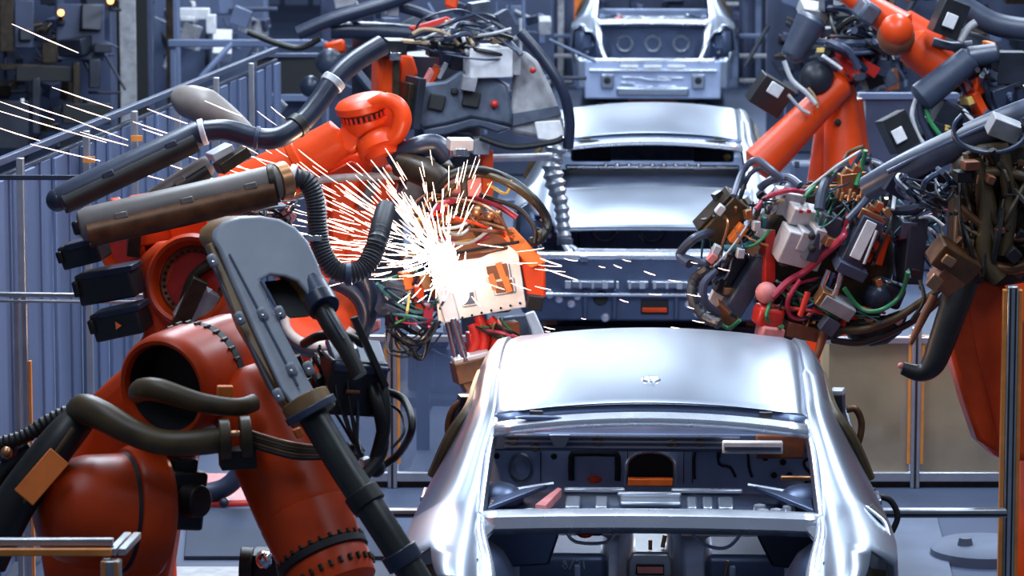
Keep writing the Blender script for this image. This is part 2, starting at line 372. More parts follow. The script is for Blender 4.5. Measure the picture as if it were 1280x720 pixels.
        for sg in (-1, 1):
            obj('shelf_gusset', MB().prism([W(sg * .40, .38, 1.02), W(sg * .62, .06, .99), W(sg * .62, .30, .99)], Vector((0, 0, .02))), 'steel_in', shelf, bevel=.005)
            obj('gusset_rib', MB().tube([W(sg * .38, .44, 1.03), W(sg * .62, .36, 1.0), W(sg * .66, .2, .98)], .008, 6), 'steel_br', shelf)
            obj('speaker_dome', MB().ball(W(sg * .60, .36, .98), (.11, .12, .07)), 'steel_in', shelf)
        obj('red_flap', MB().prism([W(-.36, .36, 1.0), W(-.44, .12, .98), W(-.40, .10, .98), W(-.345, .33, 1.0)], Vector((0, 0, .03))), 'pink', shelf)
    # cabin: floor pan, tunnel, dash panel
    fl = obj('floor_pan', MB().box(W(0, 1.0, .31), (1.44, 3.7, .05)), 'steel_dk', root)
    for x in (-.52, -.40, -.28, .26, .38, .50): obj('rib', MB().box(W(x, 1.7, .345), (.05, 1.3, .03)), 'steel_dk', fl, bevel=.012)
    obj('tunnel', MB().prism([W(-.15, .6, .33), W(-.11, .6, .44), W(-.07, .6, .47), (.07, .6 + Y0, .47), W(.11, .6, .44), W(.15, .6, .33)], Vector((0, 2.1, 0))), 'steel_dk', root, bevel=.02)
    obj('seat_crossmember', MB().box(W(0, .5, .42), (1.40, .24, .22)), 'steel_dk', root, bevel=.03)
    dash = obj('dash_panel', MB().box(W(0, 2.80, .62), (1.50, .04, .64)), 'steel_mid', root, bevel=.01)
    obj('cross_beam', MB().box(W(0, 2.70, .79), (1.46, .12, .085)), 'steel_in', dash, bevel=.012)
    for z in (.77, .795, .818): obj('bead', MB().beam(W(-.66, 2.636, z), W(.40, 2.636, z), .012, .008), 'steel', dash)
    if detail:
        d0 = 2.775
        obj('white_bar', MB().box(W(.455, 2.55, .79), (.27, .05, .055)), 'white', dash, bevel=.006)
        obj('white_bar_groove', MB().box(W(.455, 2.523, .788), (.25, .01, .016)), 'steel_in', dash)
        obj('rust_plate', MB().box(W(.58, 2.60, .785), (.22, .03, .11)), 'rust', dash, bevel=.01)
        arc = lambda cx, cz, rx, rz, a0, a1, n=14: [W(cx + rx * math.cos(R_(a0 + (a1 - a0) * i / n)), d0, cz + rz * math.sin(R_(a0 + (a1 - a0) * i / n))) for i in range(n + 1)]
        obj('hatch_rim', MB().tube([W(.115, d0, .57)] + arc(0, .66, .11, .065, 0, 180) + [W(-.115, d0, .57)], .008, 6, 2), 'steel_br', dash)
        obj('hatch_hole', MB().prism([W(.10, d0 - .005, .60), *[q + Vector((0, -.005, 0)) for q in arc(0, .66, .10, .055, 0, 180)], W(-.10, d0 - .005, .60)], Vector((0, .02, 0))), 'dark', dash)
        obj('orange_bar', MB().box(W(0, 2.70, .60), (.205, .05, .035)), 'orange_l', dash, bevel=.006)
        obj('round_port', MB().lathe(W(-.59, d0, .645), (0, -1, 0), [(-.01, 0), (0, .055), (.012, .062), (.004, .072)], 24, .8), 'steel', dash)
        obj('frame_bead', MB().tube([W(x, d0, z) for x, z in ((-.36, .59), (-.36, .70), (-.33, .715), (-.18, .715), (-.15, .70), (-.15, .59))], .016, 6, 2), 'dark', dash)
        obj('orange_cap', MB().ball(W(-.255, 2.74, .60), (.035, .02, .018)), 'orange', dash)
        obj('wire_bead', MB().tube([W(x, d0, z) for x, z in ((.20, .60), (.20, .72), (.24, .745), (.30, .735), (.31, .67), (.36, .655), (.385, .61))], .007, 6, 3), 'dark', dash)
        obj('wire_bead', MB().tube([W(x, d0, z) for x, z in ((.31, .70), (.325, .735), (.42, .735), (.44, .72), (.445, .66), (.46, .61))], .007, 6, 3), 'dark', dash)
        obj('wire_bead', MB().tube([W(x, d0, z) for x, z in ((.46, .735), (.62, .735), (.74, .74), (.75, .71), (.70, .69), (.70, .66), (.73, .62), (.70, .585))], .008, 6, 3), 'dark', dash)
        for x, z in ((-.47, .74), (-.44, .70), (-.38, .745), (-.2, .75), (.52, .70), (.60, .68), (.63, .62), (-.70, .70), (.56, .62)):
            obj('hole', MB().lathe(W(x, d0 - .002, z), (0, -1, 0), [(0, 0), (.003, .012), (0, .015)], 10), 'dark', dash)
        for x in (-.105, -.06, .15, .19, -.50): obj('seam', MB().beam(W(x, d0, .58), W(x, d0, .80), .004, .006), 'dark', dash)
        obj('lock_tab', MB().prism([W(-.46, 2.63, .83), W(-.36, 2.63, .83), W(-.385, 2.63, .77), (-.435, 2.63 + Y0, .77)], Vector((0, -.02, 0))), 'steel', dash, bevel=.005)
        for x, z in ((-.52, .77), (-.24, .80), (.22, .80), (.10, .785), (-.62, .80)): obj('beam_hole', MB().lathe(W(x, 2.634, z), (0, -1, 0), [(0, 0), (.004, .02), (0, .024)], 12), 'dark', dash)
        obj('copper_fitting', MB().box(W(.66, 2.5, .66), (.16, .03, .022), ), 'brass', root, bevel=.006)
        # boot floor things seen below the bar
        obj('tunnel_cover', MB().prism([W(-.10, .92, .33), W(-.095, .92, .62), W(-.075, .92, .655), (.075, .92 + Y0, .655), W(.095, .92, .62), W(.10, .92, .33)], Vector((0, .45, 0))), 'alu', root, bevel=.014)
        obj('tunnel_label', MB().box(W(0, .915, .585), (.105, .008, .034)), 'pink', root)
        obj('label_rim', MB().tube([W(x, .912, z) for x, z in ((-.055, .567), (.055, .567), (.055, .603), (-.055, .603), (-.055, .567))], .005, 6, 1), 'dark', root)
        obj('cover_pin', MB().cyl(W(.0, .95, .66), W(.0, .95, .70), .008), 'brass', root); obj('cover_pin', MB().cyl(W(.05, 1.0, .66), W(.06, 1.0, .71), .009), 'brass', root)
        for sg, x0, x1 in ((-1, -.66, -.17), (1, .22, .66)):
            bn = obj('seat_bench', MB().box(W((x0 + x1) / 2, 1.0, .50), (x1 - x0, .40, .34)), 'steel_in', root, bevel=.03)
            for q in (.25, .75): obj('bench_rib', MB().box(W(x0 + (x1 - x0) * q, .795, .50), (.025, .02, .26)), 'steel_mid', bn, bevel=.006)
        chalk = MB()
        for L in ([(-.345, .648), (-.335, .636), (-.352, .622), (-.342, .612), (-.330, .622), (-.35, .640), (-.345, .648)], [(-.325, .610), (-.305, .652)], [(-.298, .642), (-.288, .648), (-.282, .638), (-.298, .612), (-.280, .614)], [(-.268, .644), (-.264, .612)]):
            chalk.tube([W(x, .797, z) for x, z in L], .0022, 5, 1)
        obj('chalk_mark', chalk, 'whitew', root)
        obj('seat_hook', MB().tube([W(x, .38, z) for x, z in ((-.34, .91), (-.33, .86), (-.29, .81), (-.17, .81), (-.13, .86), (-.11, .91))], .007, 8, 3), 'steel_br', root)
        obj('seat_hook', MB().tube([W(x, .38, z) for x, z in ((.13, .90), (.17, .84), (.22, .80), (.29, .79), (.34, .83), (.36, .89))], .007, 8, 3), 'steel_mid', root)
        obj('hook_box', MB().box(W(-.24, .46, .87), (.12, .06, .10)), 'steel_in', root, bevel=.02)
        obj('red_plug', MB().ball(W(-.255, .40, .835), (.03, .02, .013)), 'red', root)
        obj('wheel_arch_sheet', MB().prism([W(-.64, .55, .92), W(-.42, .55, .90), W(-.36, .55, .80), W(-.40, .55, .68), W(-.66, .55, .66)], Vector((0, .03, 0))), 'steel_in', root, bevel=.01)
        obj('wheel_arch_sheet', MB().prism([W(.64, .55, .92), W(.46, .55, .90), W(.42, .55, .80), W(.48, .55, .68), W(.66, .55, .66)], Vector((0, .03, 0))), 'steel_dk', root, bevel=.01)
        for sg in (-1, 1): obj('gutter_corner', MB().prism([W(sg * .66, -.05, .985), W(sg * .50, -.055, .985), W(sg * .58, -.07, .965), W(sg * .62, -.10, .93), W(sg * .645, -.18, .90), W(sg * .665, -.2, .95)], Vector((0, .02, -.02))), 'steel_br', root, bevel=.006)
        obj('copper_pin', MB().cyl(W(.30, .75, .60), W(.31, .75, .66), .006), 'brass', root)
    obj('boot_floor', MB().box(W(0, -.45, .40), (1.25, .75, .04)), 'steel_in', root, bevel=.01)
    # rear panel
    rp = obj('rear_panel', MB().box(W(0, -.90, .46 if lid else .40), (1.62 if lid else 1.50, .05, .42)), 'steel_in' if lid else 'steel_mid', root, bevel=.015)
    sz = .672 if lid else .61
    obj('boot_sill', MB().box(W(0, -.885, sz), (1.62 if lid else 1.36, .10, .045)), 'steel_br', rp, bevel=.015)
    obj('rear_corner', MB().box(W(.78, -.84, .46), (.14, .10, .36)), 'steel_in' if lid else 'steel', rp, bevel=.04)
    obj('rear_corner', MB().box(W(-.78, -.84, .46), (.14, .10, .36)), 'steel_in' if lid else 'steel', rp, bevel=.04)
    obj('lower_lip', MB().box(W(0, -.93, .425 if lid else .505), (1.60 if lid else 1.40, .06, .022)), 'steel_br', rp, bevel=.006)
    if lid:
        for x in (-.10, .13): obj('red_marker', MB().ball(W(x, 1.9, 1.19), .04), 'red', root)
        for x in (-.44, .44): obj('inner_jig', MB().box(W(x, 2.0, 1.15), (.30, .10, .34)), 'machine', root, bevel=.02)
        obj('inner_jig', MB().box(W(0, 2.15, 1.12), (.62, .06, .30)), 'slate', root, bevel=.02)
        for x in (-.5, -.38, .36): obj('jig_clip', MB().box(W(x, 1.93, 1.15), (.03, .03, .10)), 'palegrey', root, bevel=.006)
        obj('amber_marker', MB().ball(W(.52, 1.0, 1.12), .025), 'yellow', root)
        ldr = [(.05, 1.013), (-.15, 1.005), (-.40, .97), (-.60, .915), (-.72, .868), (-.745, .85), (-.735, .83)]
        rows = [[W(u * (.655 + .03 * min(0, y)), y - .05 * (1 - u * u) * (1 if y < -.3 else .2), z - .02 * u * u) for u in [k / 8 for k in range(-8, 9)]] for y, z in ldr]
        ld = obj('boot_lid', MB().grid(cm(rows, 3)), 'steel', root, thick=.01, ang=60)
        obj('opening_rim', MB().tube([W(-.61, -.74, .835), W(-.585, -.79, .775), W(-.50, -.84, .715), W(-.40, -.85, .702), W(.40, -.85, .702), W(.50, -.84, .715), W(.585, -.79, .775), W(.61, -.74, .835)], .012, 8), 'steel_br', root)
        obj('lock_slot', MB().lathe(W(.02, -.52, .945), (0, -.3, 1), [(0, 0), (.002, .03), (0, .036)], 14), 'dark', ld)
        for x0, x1 in ((-.52, -.24), (-.16, -.02), (.0, .30)): obj('ledge', MB().box(W((x0 + x1) / 2, -.94, .495), (x1 - x0, .08, .05)), 'steel', rp, bevel=.01)
        for i in range(14): obj('ledge_fin', MB().box(W(-.54 + i * .08, -.985, .495), (.018 + .02 * (i % 3 == 0), .02, .05)), 'steel_br', rp, bevel=.003)
        obj('orange_slot', MB().box(W(.02, -.93, .325), (.16, .03, .03)), 'orange', rp, bevel=.004)
        obj('slot_rim', MB().box(W(.02, -.925, .345), (.18, .012, .10)), 'dark', rp, bevel=.02)
        obj('round_hole', MB().lathe(W(-.33, -.927, .40), (0, -1, 0), [(0, 0), (.004, .045), (0, .05)], 16), 'dark', rp)
        for x, wd in ((-.43, .03), (-.24, .03), (.16, .03)): obj('stay', MB().box(W(x, -.935, .36), (wd, .03, .20)), 'steel_in', rp, bevel=.01)
        for x, z in ((-.60, .39), (-.66, .42), (-.52, .36), (-.48, .41), (.3, .30), (-.3, .27), (.24, .36)): obj('boss', MB().lathe(W(x, -.925, z), (0, -1, 0), [(0, .03), (.015, .022), (.018, 0)], 12), 'steel_br', rp)
        obj('seat_belt_bracket', MB().box(W(-.44, -.95, .66), (.05, .02, .04)), 'steel', rp, bevel=.008)
    else:
        for x in (-.26, 0, .26): obj('white_block', MB().box(W(x, -.94, .545), (.20, .03, .035)), 'white', rp, bevel=.008)
        for x in (-.50, .50):
            t = obj('tow_pad', MB().box(W(x, -.945, .385), (.14, .05, .16)), 'steel', rp, bevel=.012)
            obj('tow_hole', MB().lathe(W(x, -.972, .395), (0, -1, 0), [(0, 0), (.003, .035), (0, .04)], 14), 'dark', rp)
        for x0, x1, z in ((-.34, -.1, .48), (-.1, .2, .455), (.05, .34, .48), (-.2, .0, .38), (.06, .26, .38), (-.35, -.2, .42)): obj('pressing', MB().beam(W(x0, -.935, z - .05), W(x1, -.935, z - .06), .02, .02), 'steel_br', rp, bevel=.005)
        obj('lower_pan', MB().box(W(0, -.92, .27), (.80, .06, .10)), 'steel', rp, bevel=.02)
    if not detail:
        for x in (-.32, .0, .32):
            obj('bulkhead_ring', MB().lathe(W(x, .12, .72), (0, -1, 0), [(0, .07), (.012, .085), (.0, .10)], 20), 'steel_br', root)
        obj('seat_bulkhead', MB().box(W(0, .16, .68), (1.2, .03, .44)), 'steel_in', root)
        for sg in (-1, 1):
            for k in range(4): obj('lamp_stud', MB().ball(W(sg * (.68 + .05 * (k % 2)), -.53, .60 + .08 * k), .025), 'steel_br', root)
    else:
        obj('front_panel', MB().box(W(0, 4.3, .58), (1.5, .06, .40)), 'steel_in', root, bevel=.01)
    if not detail or lid:
        obj('engine_wall', MB().box(W(0, 3.6, .6), (1.5, .06, .45)), 'steel_in', root)
    # carrier skid under the body
    sk = thing('carrier_skid', 'dark steel carrier skid under the %s car body' % ('nearest' if 'nearest' in label else 'middle' if 'middle' in label else 'farthest'), 'skid', (0, Y0 + 1.6, 0), 'carrier skids')
    for sg in (-1, 1): obj('runner', MB().box(W(sg * .55, 1.6, .07), (.10, 5.0, .14)), 'machine', sk, bevel=.01)
    for y in (-.6, .8, 2.4, 3.8):
        obj('cross_tube', MB().box(W(0, y, .15), (1.5, .10, .06)), 'machine', sk, bevel=.01)
        for sg in (-1, 1): obj('support', MB().box(W(sg * .66, y, .215), (.09, .09, .075)), 'rust', sk, bevel=.006)
    obj('rear_plate', MB().box(W(0, -.78, .15), (.55, .04, .07)), 'rust', sk, bevel=.006)
    return root
car(13.76, 'bare silver car body nearest the camera with open rear window and no boot lid', False, True)
car(24.63, 'bare silver car body in the middle with a closed boot lid', True, False)
car(41.57, 'bare silver car body farthest away at the top of the picture', False, False)
#@@ROBOTS
# ================================================================== background structure
def PZ(x, y, Z):
    return P(x, y, (CAM.z - Z) * FPX / ((y + 290) * math.cos(TH)))
def post_box(mb, v, wd, dp, z0, z1): return mb.box((v.x, v.y, (z0 + z1) / 2), (wd, dp, z1 - z0))

# strip wall on the left, running away from the camera
A = PZ(-60, 226, 2.0); B = PZ(345, 62, 2.0); N = 40
fw_ = thing('strip_fence', 'blue metal strip fence running back along the left side', 'fence', flo((A + B) / 2))
dirn = (B - A).normalized(); seg = (B - A).length / N; nrm = dirn.cross(Vector((0, 0, 1))).normalized()
for i in range(N):
    c = A + dirn * seg * (i + .5); c.z = 1.0
    obj('strip', MB().box(c + nrm * (.022 if i % 3 == 0 else -.012 if i % 3 == 1 else 0), (seg * .985, .02, 1.84), (dirn, nrm, Vector((0, 0, 1)))), 'strip', fw_, bevel=.004)
for dz, wd in ((0, .035), (-.07, .022)): obj('top_rail', MB().beam(A + Vector((0, 0, dz)), B + Vector((0, 0, dz)), wd, wd), 'tubeblue' if dz else 'hose_l', fw_, bevel=.004)
for t in (.13, .30, .44, .58, .72, .86):
    c = A.lerp(B, t)
    p_ = obj('post', MB().box((c.x + .05, c.y - .02, 1.0), (.035, .035, 2.0)), 'alu', fw_, bevel=.004)
    if t in (.30, .44, .72): obj('orange_mark', MB().box((c.x + .07, c.y - .08, 1.86), (.06, .02, .03)), 'orangeedge', p_)
# guard rail in front of it
k = K(15.7); g = thing('guard_rail', 'bare aluminium guard rail left of the black robot motors', 'guard rail', flo(k.p(20, 450)))
k.root = g
g0 = k.p(20, 366)
obj('post', MB().box((g0.x, g0.y, g0.z / 2), (.022, .03, g0.z)), 'alu', g, bevel=.003)
obj('post', MB().box((g0.x + .035, g0.y, g0.z / 2), (.022, .03, g0.z)), 'alu', g, bevel=.003)
for y, t in ((367, .018), (375, .012)):
    a, b = k.p(-80, y), k.p(190, y + 3); obj('rail', MB().beam(a, b, .03, t), 'alu', g, bevel=.003)
a, b = k.p(-60, 222, .1), k.p(105, 222, .1); obj('upper_rail', MB().beam(a, b, .02, .02), 'tubeblue', g)
obj('orange_strip', MB().box((g0.x + .055, g0.y, .75), (.01, .03, 1.1)), 'orangeedge', g)

# low barrier across the line behind the nearest car, left and right
def barrier(xs, D, y0, y1, pane, label, posts, rails=True):
    k = K(D); g = thing('barrier', label, 'barrier', flo(k.p((xs[0] + xs[1]) / 2, y1, 0))); k.root = g
    za, zb = k.p(xs[0], y0).z, max(.06, k.p(xs[0], y1).z)
    a, b = k.p(xs[0], y0), k.p(xs[1], y0)
    obj('top_rail', MB().beam(a, b, .04, .035), 'alu', g, bevel=.004)
    a2, b2 = Vector((a.x, a.y, zb)), Vector((b.x, b.y, zb)); obj('bottom_rail', MB().beam(a2, b2, .04, .05), 'alu', g, bevel=.004)
    obj('kick_board', MB().beam(a2 - Vector((0, -.03, .04)), b2 - Vector((0, -.03, .04)), .02, .08), 'darkbrown', g)
    for x in posts:
        v = k.p(x, y0 - 16); p_ = obj('post', MB().box((v.x, v.y - .01, v.z / 2), (.05, .05, v.z)), 'alu', g, bevel=.005)
        obj('groove', MB().box((v.x, v.y - .037, v.z / 2), (.012, .006, v.z)), 'dark', p_)
        for s in (-1, 1): obj('orange_reflection', MB().box((v.x + s * .034, v.y - .005, v.z * .55), (.016, .03, v.z * .8)), 'orangeedge', p_)  # orange reflections on the post, drawn as coloured strips
    cuts = [xs[0]] + list(posts) + [xs[1]]
    for i in range(len(cuts) - 1):
        q0, q1 = k.p(cuts[i], y0), k.p(cuts[i + 1], y0)
        obj('pane', MB().box(((q0.x + q1.x) / 2, (q0.y + q1.y) / 2 + .03, (za + zb) / 2), ((q1.x - q0.x) - .06, .008, za - zb - .03)), pane, g)
    return g
barrier((395, 585), 19.6, 423, 608, 'paneb', 'low aluminium barrier left of the nearest car, below the weld gun', (490,))
barrier((1030, 1330), 19.6, 425, 605, 'glass', 'low aluminium barrier with clouded panes right of the nearest car', (1146,))
# beige crates seen through the right barrier
k = K(21.2)
for i, (x, y, w_, h_, m_, l) in enumerate(((1075, 505, 100, 170, 'beige', 'beige board standing behind the clouded pane next to the car'), (1195, 500, 90, 165, 'beige', 'beige board standing behind the clouded pane by the orange robot arm'))):
    c = k.p(x, y); b = thing('beige_board', l, 'board', flo(c)); z1 = k.p(x, y - h_ / 2).z
    obj('board', MB().box((c.x, c.y, z1 / 2 + .03), (w_ * k.m, .05, z1 - .06)), m_, b, bevel=.01)
    for s in (-1, 1): obj('foot', MB().box((c.x + s * w_ * k.m * .4, c.y, .03), (.08, .3, .06)), 'machine', b)
# hand rail level with the nearest car's deck
k = K(15.4)
for (x0, x1, lab, px) in ((330, 537, 'horizontal guard rail behind the black hose of the dark orange robot', (352,)), (1085, 1258, 'horizontal guard rail right of the nearest car body', (1258,))):
    g = thing('rail_fence', lab, 'guard rail', flo(k.p((x0 + x1) / 2, 640)))
    a, b = k.p(x0, 641), k.p(x1, 641)
    obj('rail', MB().beam(a, b, .05, .035), 'alu', g, bevel=.006); obj('groove', MB().beam(a + Vector((0, -.028, -.004)), b + Vector((0, -.028, -.004)), .006, .010), 'dark', g)
    for x in px:
        v = k.p(x, 641)
        if x < 1200: obj('post', MB().box((v.x, v.y, v.z / 2), (.05, .05, v.z)), 'alu', g, bevel=.005)
g = thing('fence_post', 'tall aluminium fence post with orange reflections on its edges at the right border', 'post', flo(k.p(1266, 640)))
v = k.p(1266, 357); obj('profile', MB().box((v.x, v.y, v.z / 2), (.045, .06, v.z)), 'alu', g, bevel=.006)
for s in (-1, 1):
    obj('orange_reflection', MB().box((v.x + s * .032, v.y + .005, v.z / 2), (.018, .05, v.z * .98)), 'orangeedge', g, bevel=.003)  # reflected orange painted along both sides of the profile
    obj('groove', MB().box((v.x + s * .011, v.y - .031, v.z / 2), (.007, .004, v.z * .99)), 'dark', g)
# corner of a profile frame at the bottom left
k = K(11.3); g = thing('profile_frame', 'corner of an aluminium profile frame at the lower left edge', 'frame', flo(k.p(60, 700))); k.root = g
z_ = k.p(80, 690).z
c0 = k.p(140, 688); c0.z = z_; cl = k.p(-90, 688); cl.z = z_; cb = k.p(160, 680, .25); cb.z = z_
for i, o_ in enumerate((0, .03)):
    obj('front_rail', MB().beam(cl + Vector((0, o_ * 1.2, o_ * .8)), c0 + Vector((0, o_ * 1.2, o_ * .8)), .028, .022), 'orangeedge' if i == 0 else 'alu', g, bevel=.003)
    obj('side_rail', MB().beam(c0 + Vector((o_, 0, 0)), cb + Vector((o_, 0, 0)), .024, .022), 'alu', g, bevel=.003)
for v in (c0, cl): obj('post', MB().box((v.x, v.y - .02, v.z / 2 - .02), (.06, .05, v.z)), 'alu', g, bevel=.004)
for s in (-1, 1): obj('orange_reflection', MB().box((c0.x + s * .02, c0.y - .05, z_ / 2 - .02), (.012, .01, z_)), 'orangeedge', g)

# hall pillar and machine rows far left
def simple(name, label, cat, base, parts, group=None):
    r = thing(name, label, cat, flo(base), group)
    for nm, mb_, m_, bv in parts: obj(nm, mb_, m_, r, bevel=bv)
    return r
k = K(33)
def vbox(k, x0, x1, y0, y1, dep, d=0.):          # upright box that spans these pixels, down to y1
    a, b = k.p(x0, y0, d), k.p(x1, y1, d); return MB().box(((a.x + b.x) / 2, a.y + dep / 2, (a.z + max(0, b.z)) / 2), (b.x - a.x, dep, abs(a.z - max(0, b.z))))
simple('hall_pillar', 'pale grey upright hall pillar with dark side channels, top left', 'pillar', k.p(155, 100), [
    ('flange', vbox(k, 147, 166, -80, 400, .10), 'palegrey', .01), ('channel', vbox(k, 166, 181, -80, 400, .12), 'dark', .01), ('channel', vbox(k, 140, 147, -80, 400, .14, .05), 'dark', .01), ('bright_edge', vbox(k, 181, 186, -80, 400, .10), 'hose_l', .005)])
simple('hall_pillar', 'dark narrow upright hall pillar between the pale pillar and the white machine', 'pillar', k.p(210, 100), [
    ('web', vbox(k, 206, 213, -80, 400, .12), 'darkbrown', .005), ('flange', vbox(k, 213, 218, -80, 400, .2), 'blue', .005)])
def clutter(name, label, cat, D, box, n, mats, blocks, pipes, back=None, dd=.5, seed=0):
    k = K(D); x0, y0, x1, y1 = box; r = thing(name, label, cat, flo(k.p((x0 + x1) / 2, y1))); k.root = r
    rs = random.Random(seed)
    if back: obj('body', vbox(k, x0, x1, y0, 420, .3, dd + .1), back, r, bevel=.02)
    for i in range(blocks):
        x, y = rs.uniform(x0, x1), rs.uniform(y0, y1); s = rs.uniform(.4, 1.3)
        k.blk('block', x, y, rs.uniform(8, 30) * s, rs.uniform(8, 26) * s, rs.uniform(.05, .25), rs.choice(mats), rs.choice((0, 0, 0, 90, 12, -20)), rs.uniform(-30, 30), rs.uniform(0, 25), rs.uniform(-dd, dd), .008)
    for i in range(pipes):
        x, y = rs.uniform(x0, x1), rs.uniform(y0, y1); L = rs.uniform(20, 80); a = rs.choice((0, 90, 90, 90, 60, 120, 25)); dx, dy = L * math.cos(R_(a)), L * math.sin(R_(a)); d = rs.uniform(-dd, dd)
        k.hose('pipe', [(x, y, d), (x + dx, y + dy, d)], rs.uniform(.8, 3), rs.choice(mats), 8)
    return k
clutter('press_machine', 'dark machine with arms and pipes at the top left corner', 'machine', 32, (-10, -10, 138, 190), 0, ['machine', 'machine', 'darkbrown', 'blue2', 'machine', 'hose', 'darkbrown', 'blue2'], 46, 30, 'blue2', seed=3)
k = K(31.5, bpy.data.objects['press_machine'])
for x, y, w_, h_, m_ in ((8, 25, 18, 80, 'darkbrown'), (55, 92, 70, 20, 'dark'), (30, 84, 60, 8, 'darkbrown'), (95, 108, 9, 60, 'darkbrown'), (118, 92, 14, 36, 'machine'), (62, 66, 20, 26, 'darkbrown'), (108, 142, 60, 26, 'dark'), (45, 132, 10, 70, 'machine'), (16, 156, 40, 60, 'machine'), (128, 60, 22, 12, 'machine'), (28, 130, 5, 14, 'white'), (100, 40, 60, 70, 'blue2'), (76, 27, 10, 8, 'dark'), (30, 30, 24, 60, 'blue2')):
    k.blk('machine_block', x, y, w_, h_, .2, m_, 0, 8, 4, .1 if m_ == 'blue2' else 0, .01)
for x, y, l in ((76, 16, 'small orange signal lamp glowing on the dark machine, top left'), (138, 1, 'small orange signal lamp at the top edge beside the pale pillar')):
    kk = K(31.2); r = thing('signal_lamp', l, 'lamp', kk.p(x, y)); kk.root = r
    obj('lens', MB().ball(kk.p(x, y), .028), emat('lamp_glow', (1., .35, .08), 6), r); obj('socket', MB().cyl(kk.p(x, y, .0), kk.p(x, y + 8, .25), .02), 'machine', r)
clutter('white_machine', 'white and blue machine behind the pillars, top left', 'machine', 36, (190, -10, 330, 80), 0, ['white', 'blue', 'palegrey', 'blue2', 'machine', 'blue'], 20, 16, 'blue', seed=5)
k = K(35.2)
for (x0, x1, y0, y1) in ((224, 262, 10, 24), (258, 270, 18, 42), (226, 244, 20, 26)): obj('white_cover', MB().box((k.p(x0, y0) + k.p(x1, y1)) / 2, ((x1 - x0) * k.m, .1, (y1 - y0) * k.m)), 'white', bpy.data.objects['white_machine'], bevel=.01)
k = K(30)
simple('cross_beam', 'long pale blue beam above the strip fence, upper left', 'beam', k.p(260, 55), [('beam', MB().beam(k.p(210, 54), k.p(405, 54), .06, .06), 'blue', .01), ('brace', MB().beam(k.p(250, 98, -.2), k.p(292, 52), .04, .04), 'blue', .01), ('leg', vbox(k, 402, 408, 52, 420, .06), 'blue', .01), ('leg', vbox(k, 212, 217, 52, 420, .06), 'blue', .01)])
k = K(27.5)
simple('dark_cabinet', 'dark brown screen panel with grey frame behind the orange robot wrist', 'cabinet', k.p(355, 95), [
    ('screen', vbox(k, 321, 400, 72, 118, .05), 'dark', .005), ('top_frame', MB().beam(k.p(315, 69), k.p(405, 69), .06, .03), 'hose_l', .004), ('bottom_frame', MB().beam(k.p(315, 122), k.p(405, 122), .06, .05), 'blue', .004), ('body', vbox(k, 318, 402, 124, 500, .3, .1), 'blue2', .01)])
# fences and posts either side of the farthest car
for sgn, xs in ((-1, ((686, 'blue'), (700, 'palegrey'), (663, 'blue'), (645, 'blue2'), (671, 'palegrey'))), (1, ((948, 'blue'), (962, 'palegrey'), (932, 'blue2')))):
    k = K(44)
    g = thing('far_fence', 'pale blue frame fence %s the farthest car body' % ('left of' if sgn < 0 else 'right of'), 'fence', flo(k.p(xs[0][0], 60)))
    for x, m_ in xs: obj('post', vbox(k, x - 3, x + 3, -60, 300, .08, random.uniform(0, .5)), m_, g, bevel=.01)
    xa, xb = (640, 716) if sgn < 0 else (924, 990)
    for y in (-10, 45, 70, 101): obj('rail', MB().beam(k.p(xa, y, .2), k.p(xb, y, .2), .05, .05), 'palegrey' if y != 45 else 'blue', g, bevel=.01)
    obj('panel', vbox(k, xa, xb, -60, 300, .04, .6), 'blue2', g)
k = K(46); simple('orange_cabinet', 'upright orange yellow cabinet left of the farthest car body', 'cabinet', k.p(725, 20), [('body', vbox(k, 717, 733, -40, 26, .3), 'orange_l', .01), ('stand', vbox(k, 719, 731, 26, 130, .2), 'machine', .01)])
clutter('assembly_rig', 'grey blue machine frame behind the farthest car body', 'machine', 52, (720, -20, 960, 60), 0, ['blue', 'machine', 'blue2', 'hose', 'palegrey'], 30, 24, 'blue2', seed=8)
clutter('assembly_rig', 'dark blue machine rig behind the right robots, upper right', 'machine', 36, (960, -20, 1300, 150), 0, ['machine', 'machine', 'blue2', 'darkbrown', 'rust', 'machine', 'darkbrown', 'blue'], 80, 40, 'blue2', seed=9)
clutter('assembly_rig', 'dark blue machine rig behind the gripper, upper middle', 'machine', 34, (400, -20, 690, 110), 0, ['blue', 'machine', 'blue2', 'hose_l', 'hose', 'palegrey', 'blue'], 40, 36, 'blue2', seed=10)
clutter('conveyor_stand', 'low blue machine stand under the orange robots, right of the middle car', 'machine', 27.5, (990, 205, 1200, 330), 0, ['blue', 'machine', 'blue2', 'palegrey', 'darkbrown'], 30, 24, 'blue2', seed=12)
clutter('conveyor_stand', 'low dark machine stand left of the middle car, under the gripper', 'machine', 27.5, (580, 195, 610, 300), 0, ['machine', 'blue', 'machine', 'palegrey', 'slate', 'blue2'], 22, 16, 'machine', seed=14)
k = K(25)
simple('blue_panel', 'plain blue panel in a pale frame between the orange robots on the right', 'panel', k.p(1115, 160), [('sheet', vbox(k, 1082, 1240, 122, 330, .04), 'blue2', .005), ('top_frame', MB().beam(k.p(1074, 120), k.p(1245, 120), .05, .045), 'blue', .005), ('post', vbox(k, 1072, 1081, 116, 480, .05), 'palegrey', .005)])
kv = clutter('valve_stand', 'small dark valve stand on the floor behind the low left barrier', 'machine', 20.6, (500, 395, 600, 440), 0, ['blue', 'machine', 'hose_l', 'palegrey', 'blue2'], 16, 12, None, seed=16)
obj('stand_leg', vbox(kv, 520, 528, 430, 2000, .05), 'machine', kv.root); obj('stand_leg', vbox(kv, 574, 582, 430, 2000, .05), 'machine', kv.root)

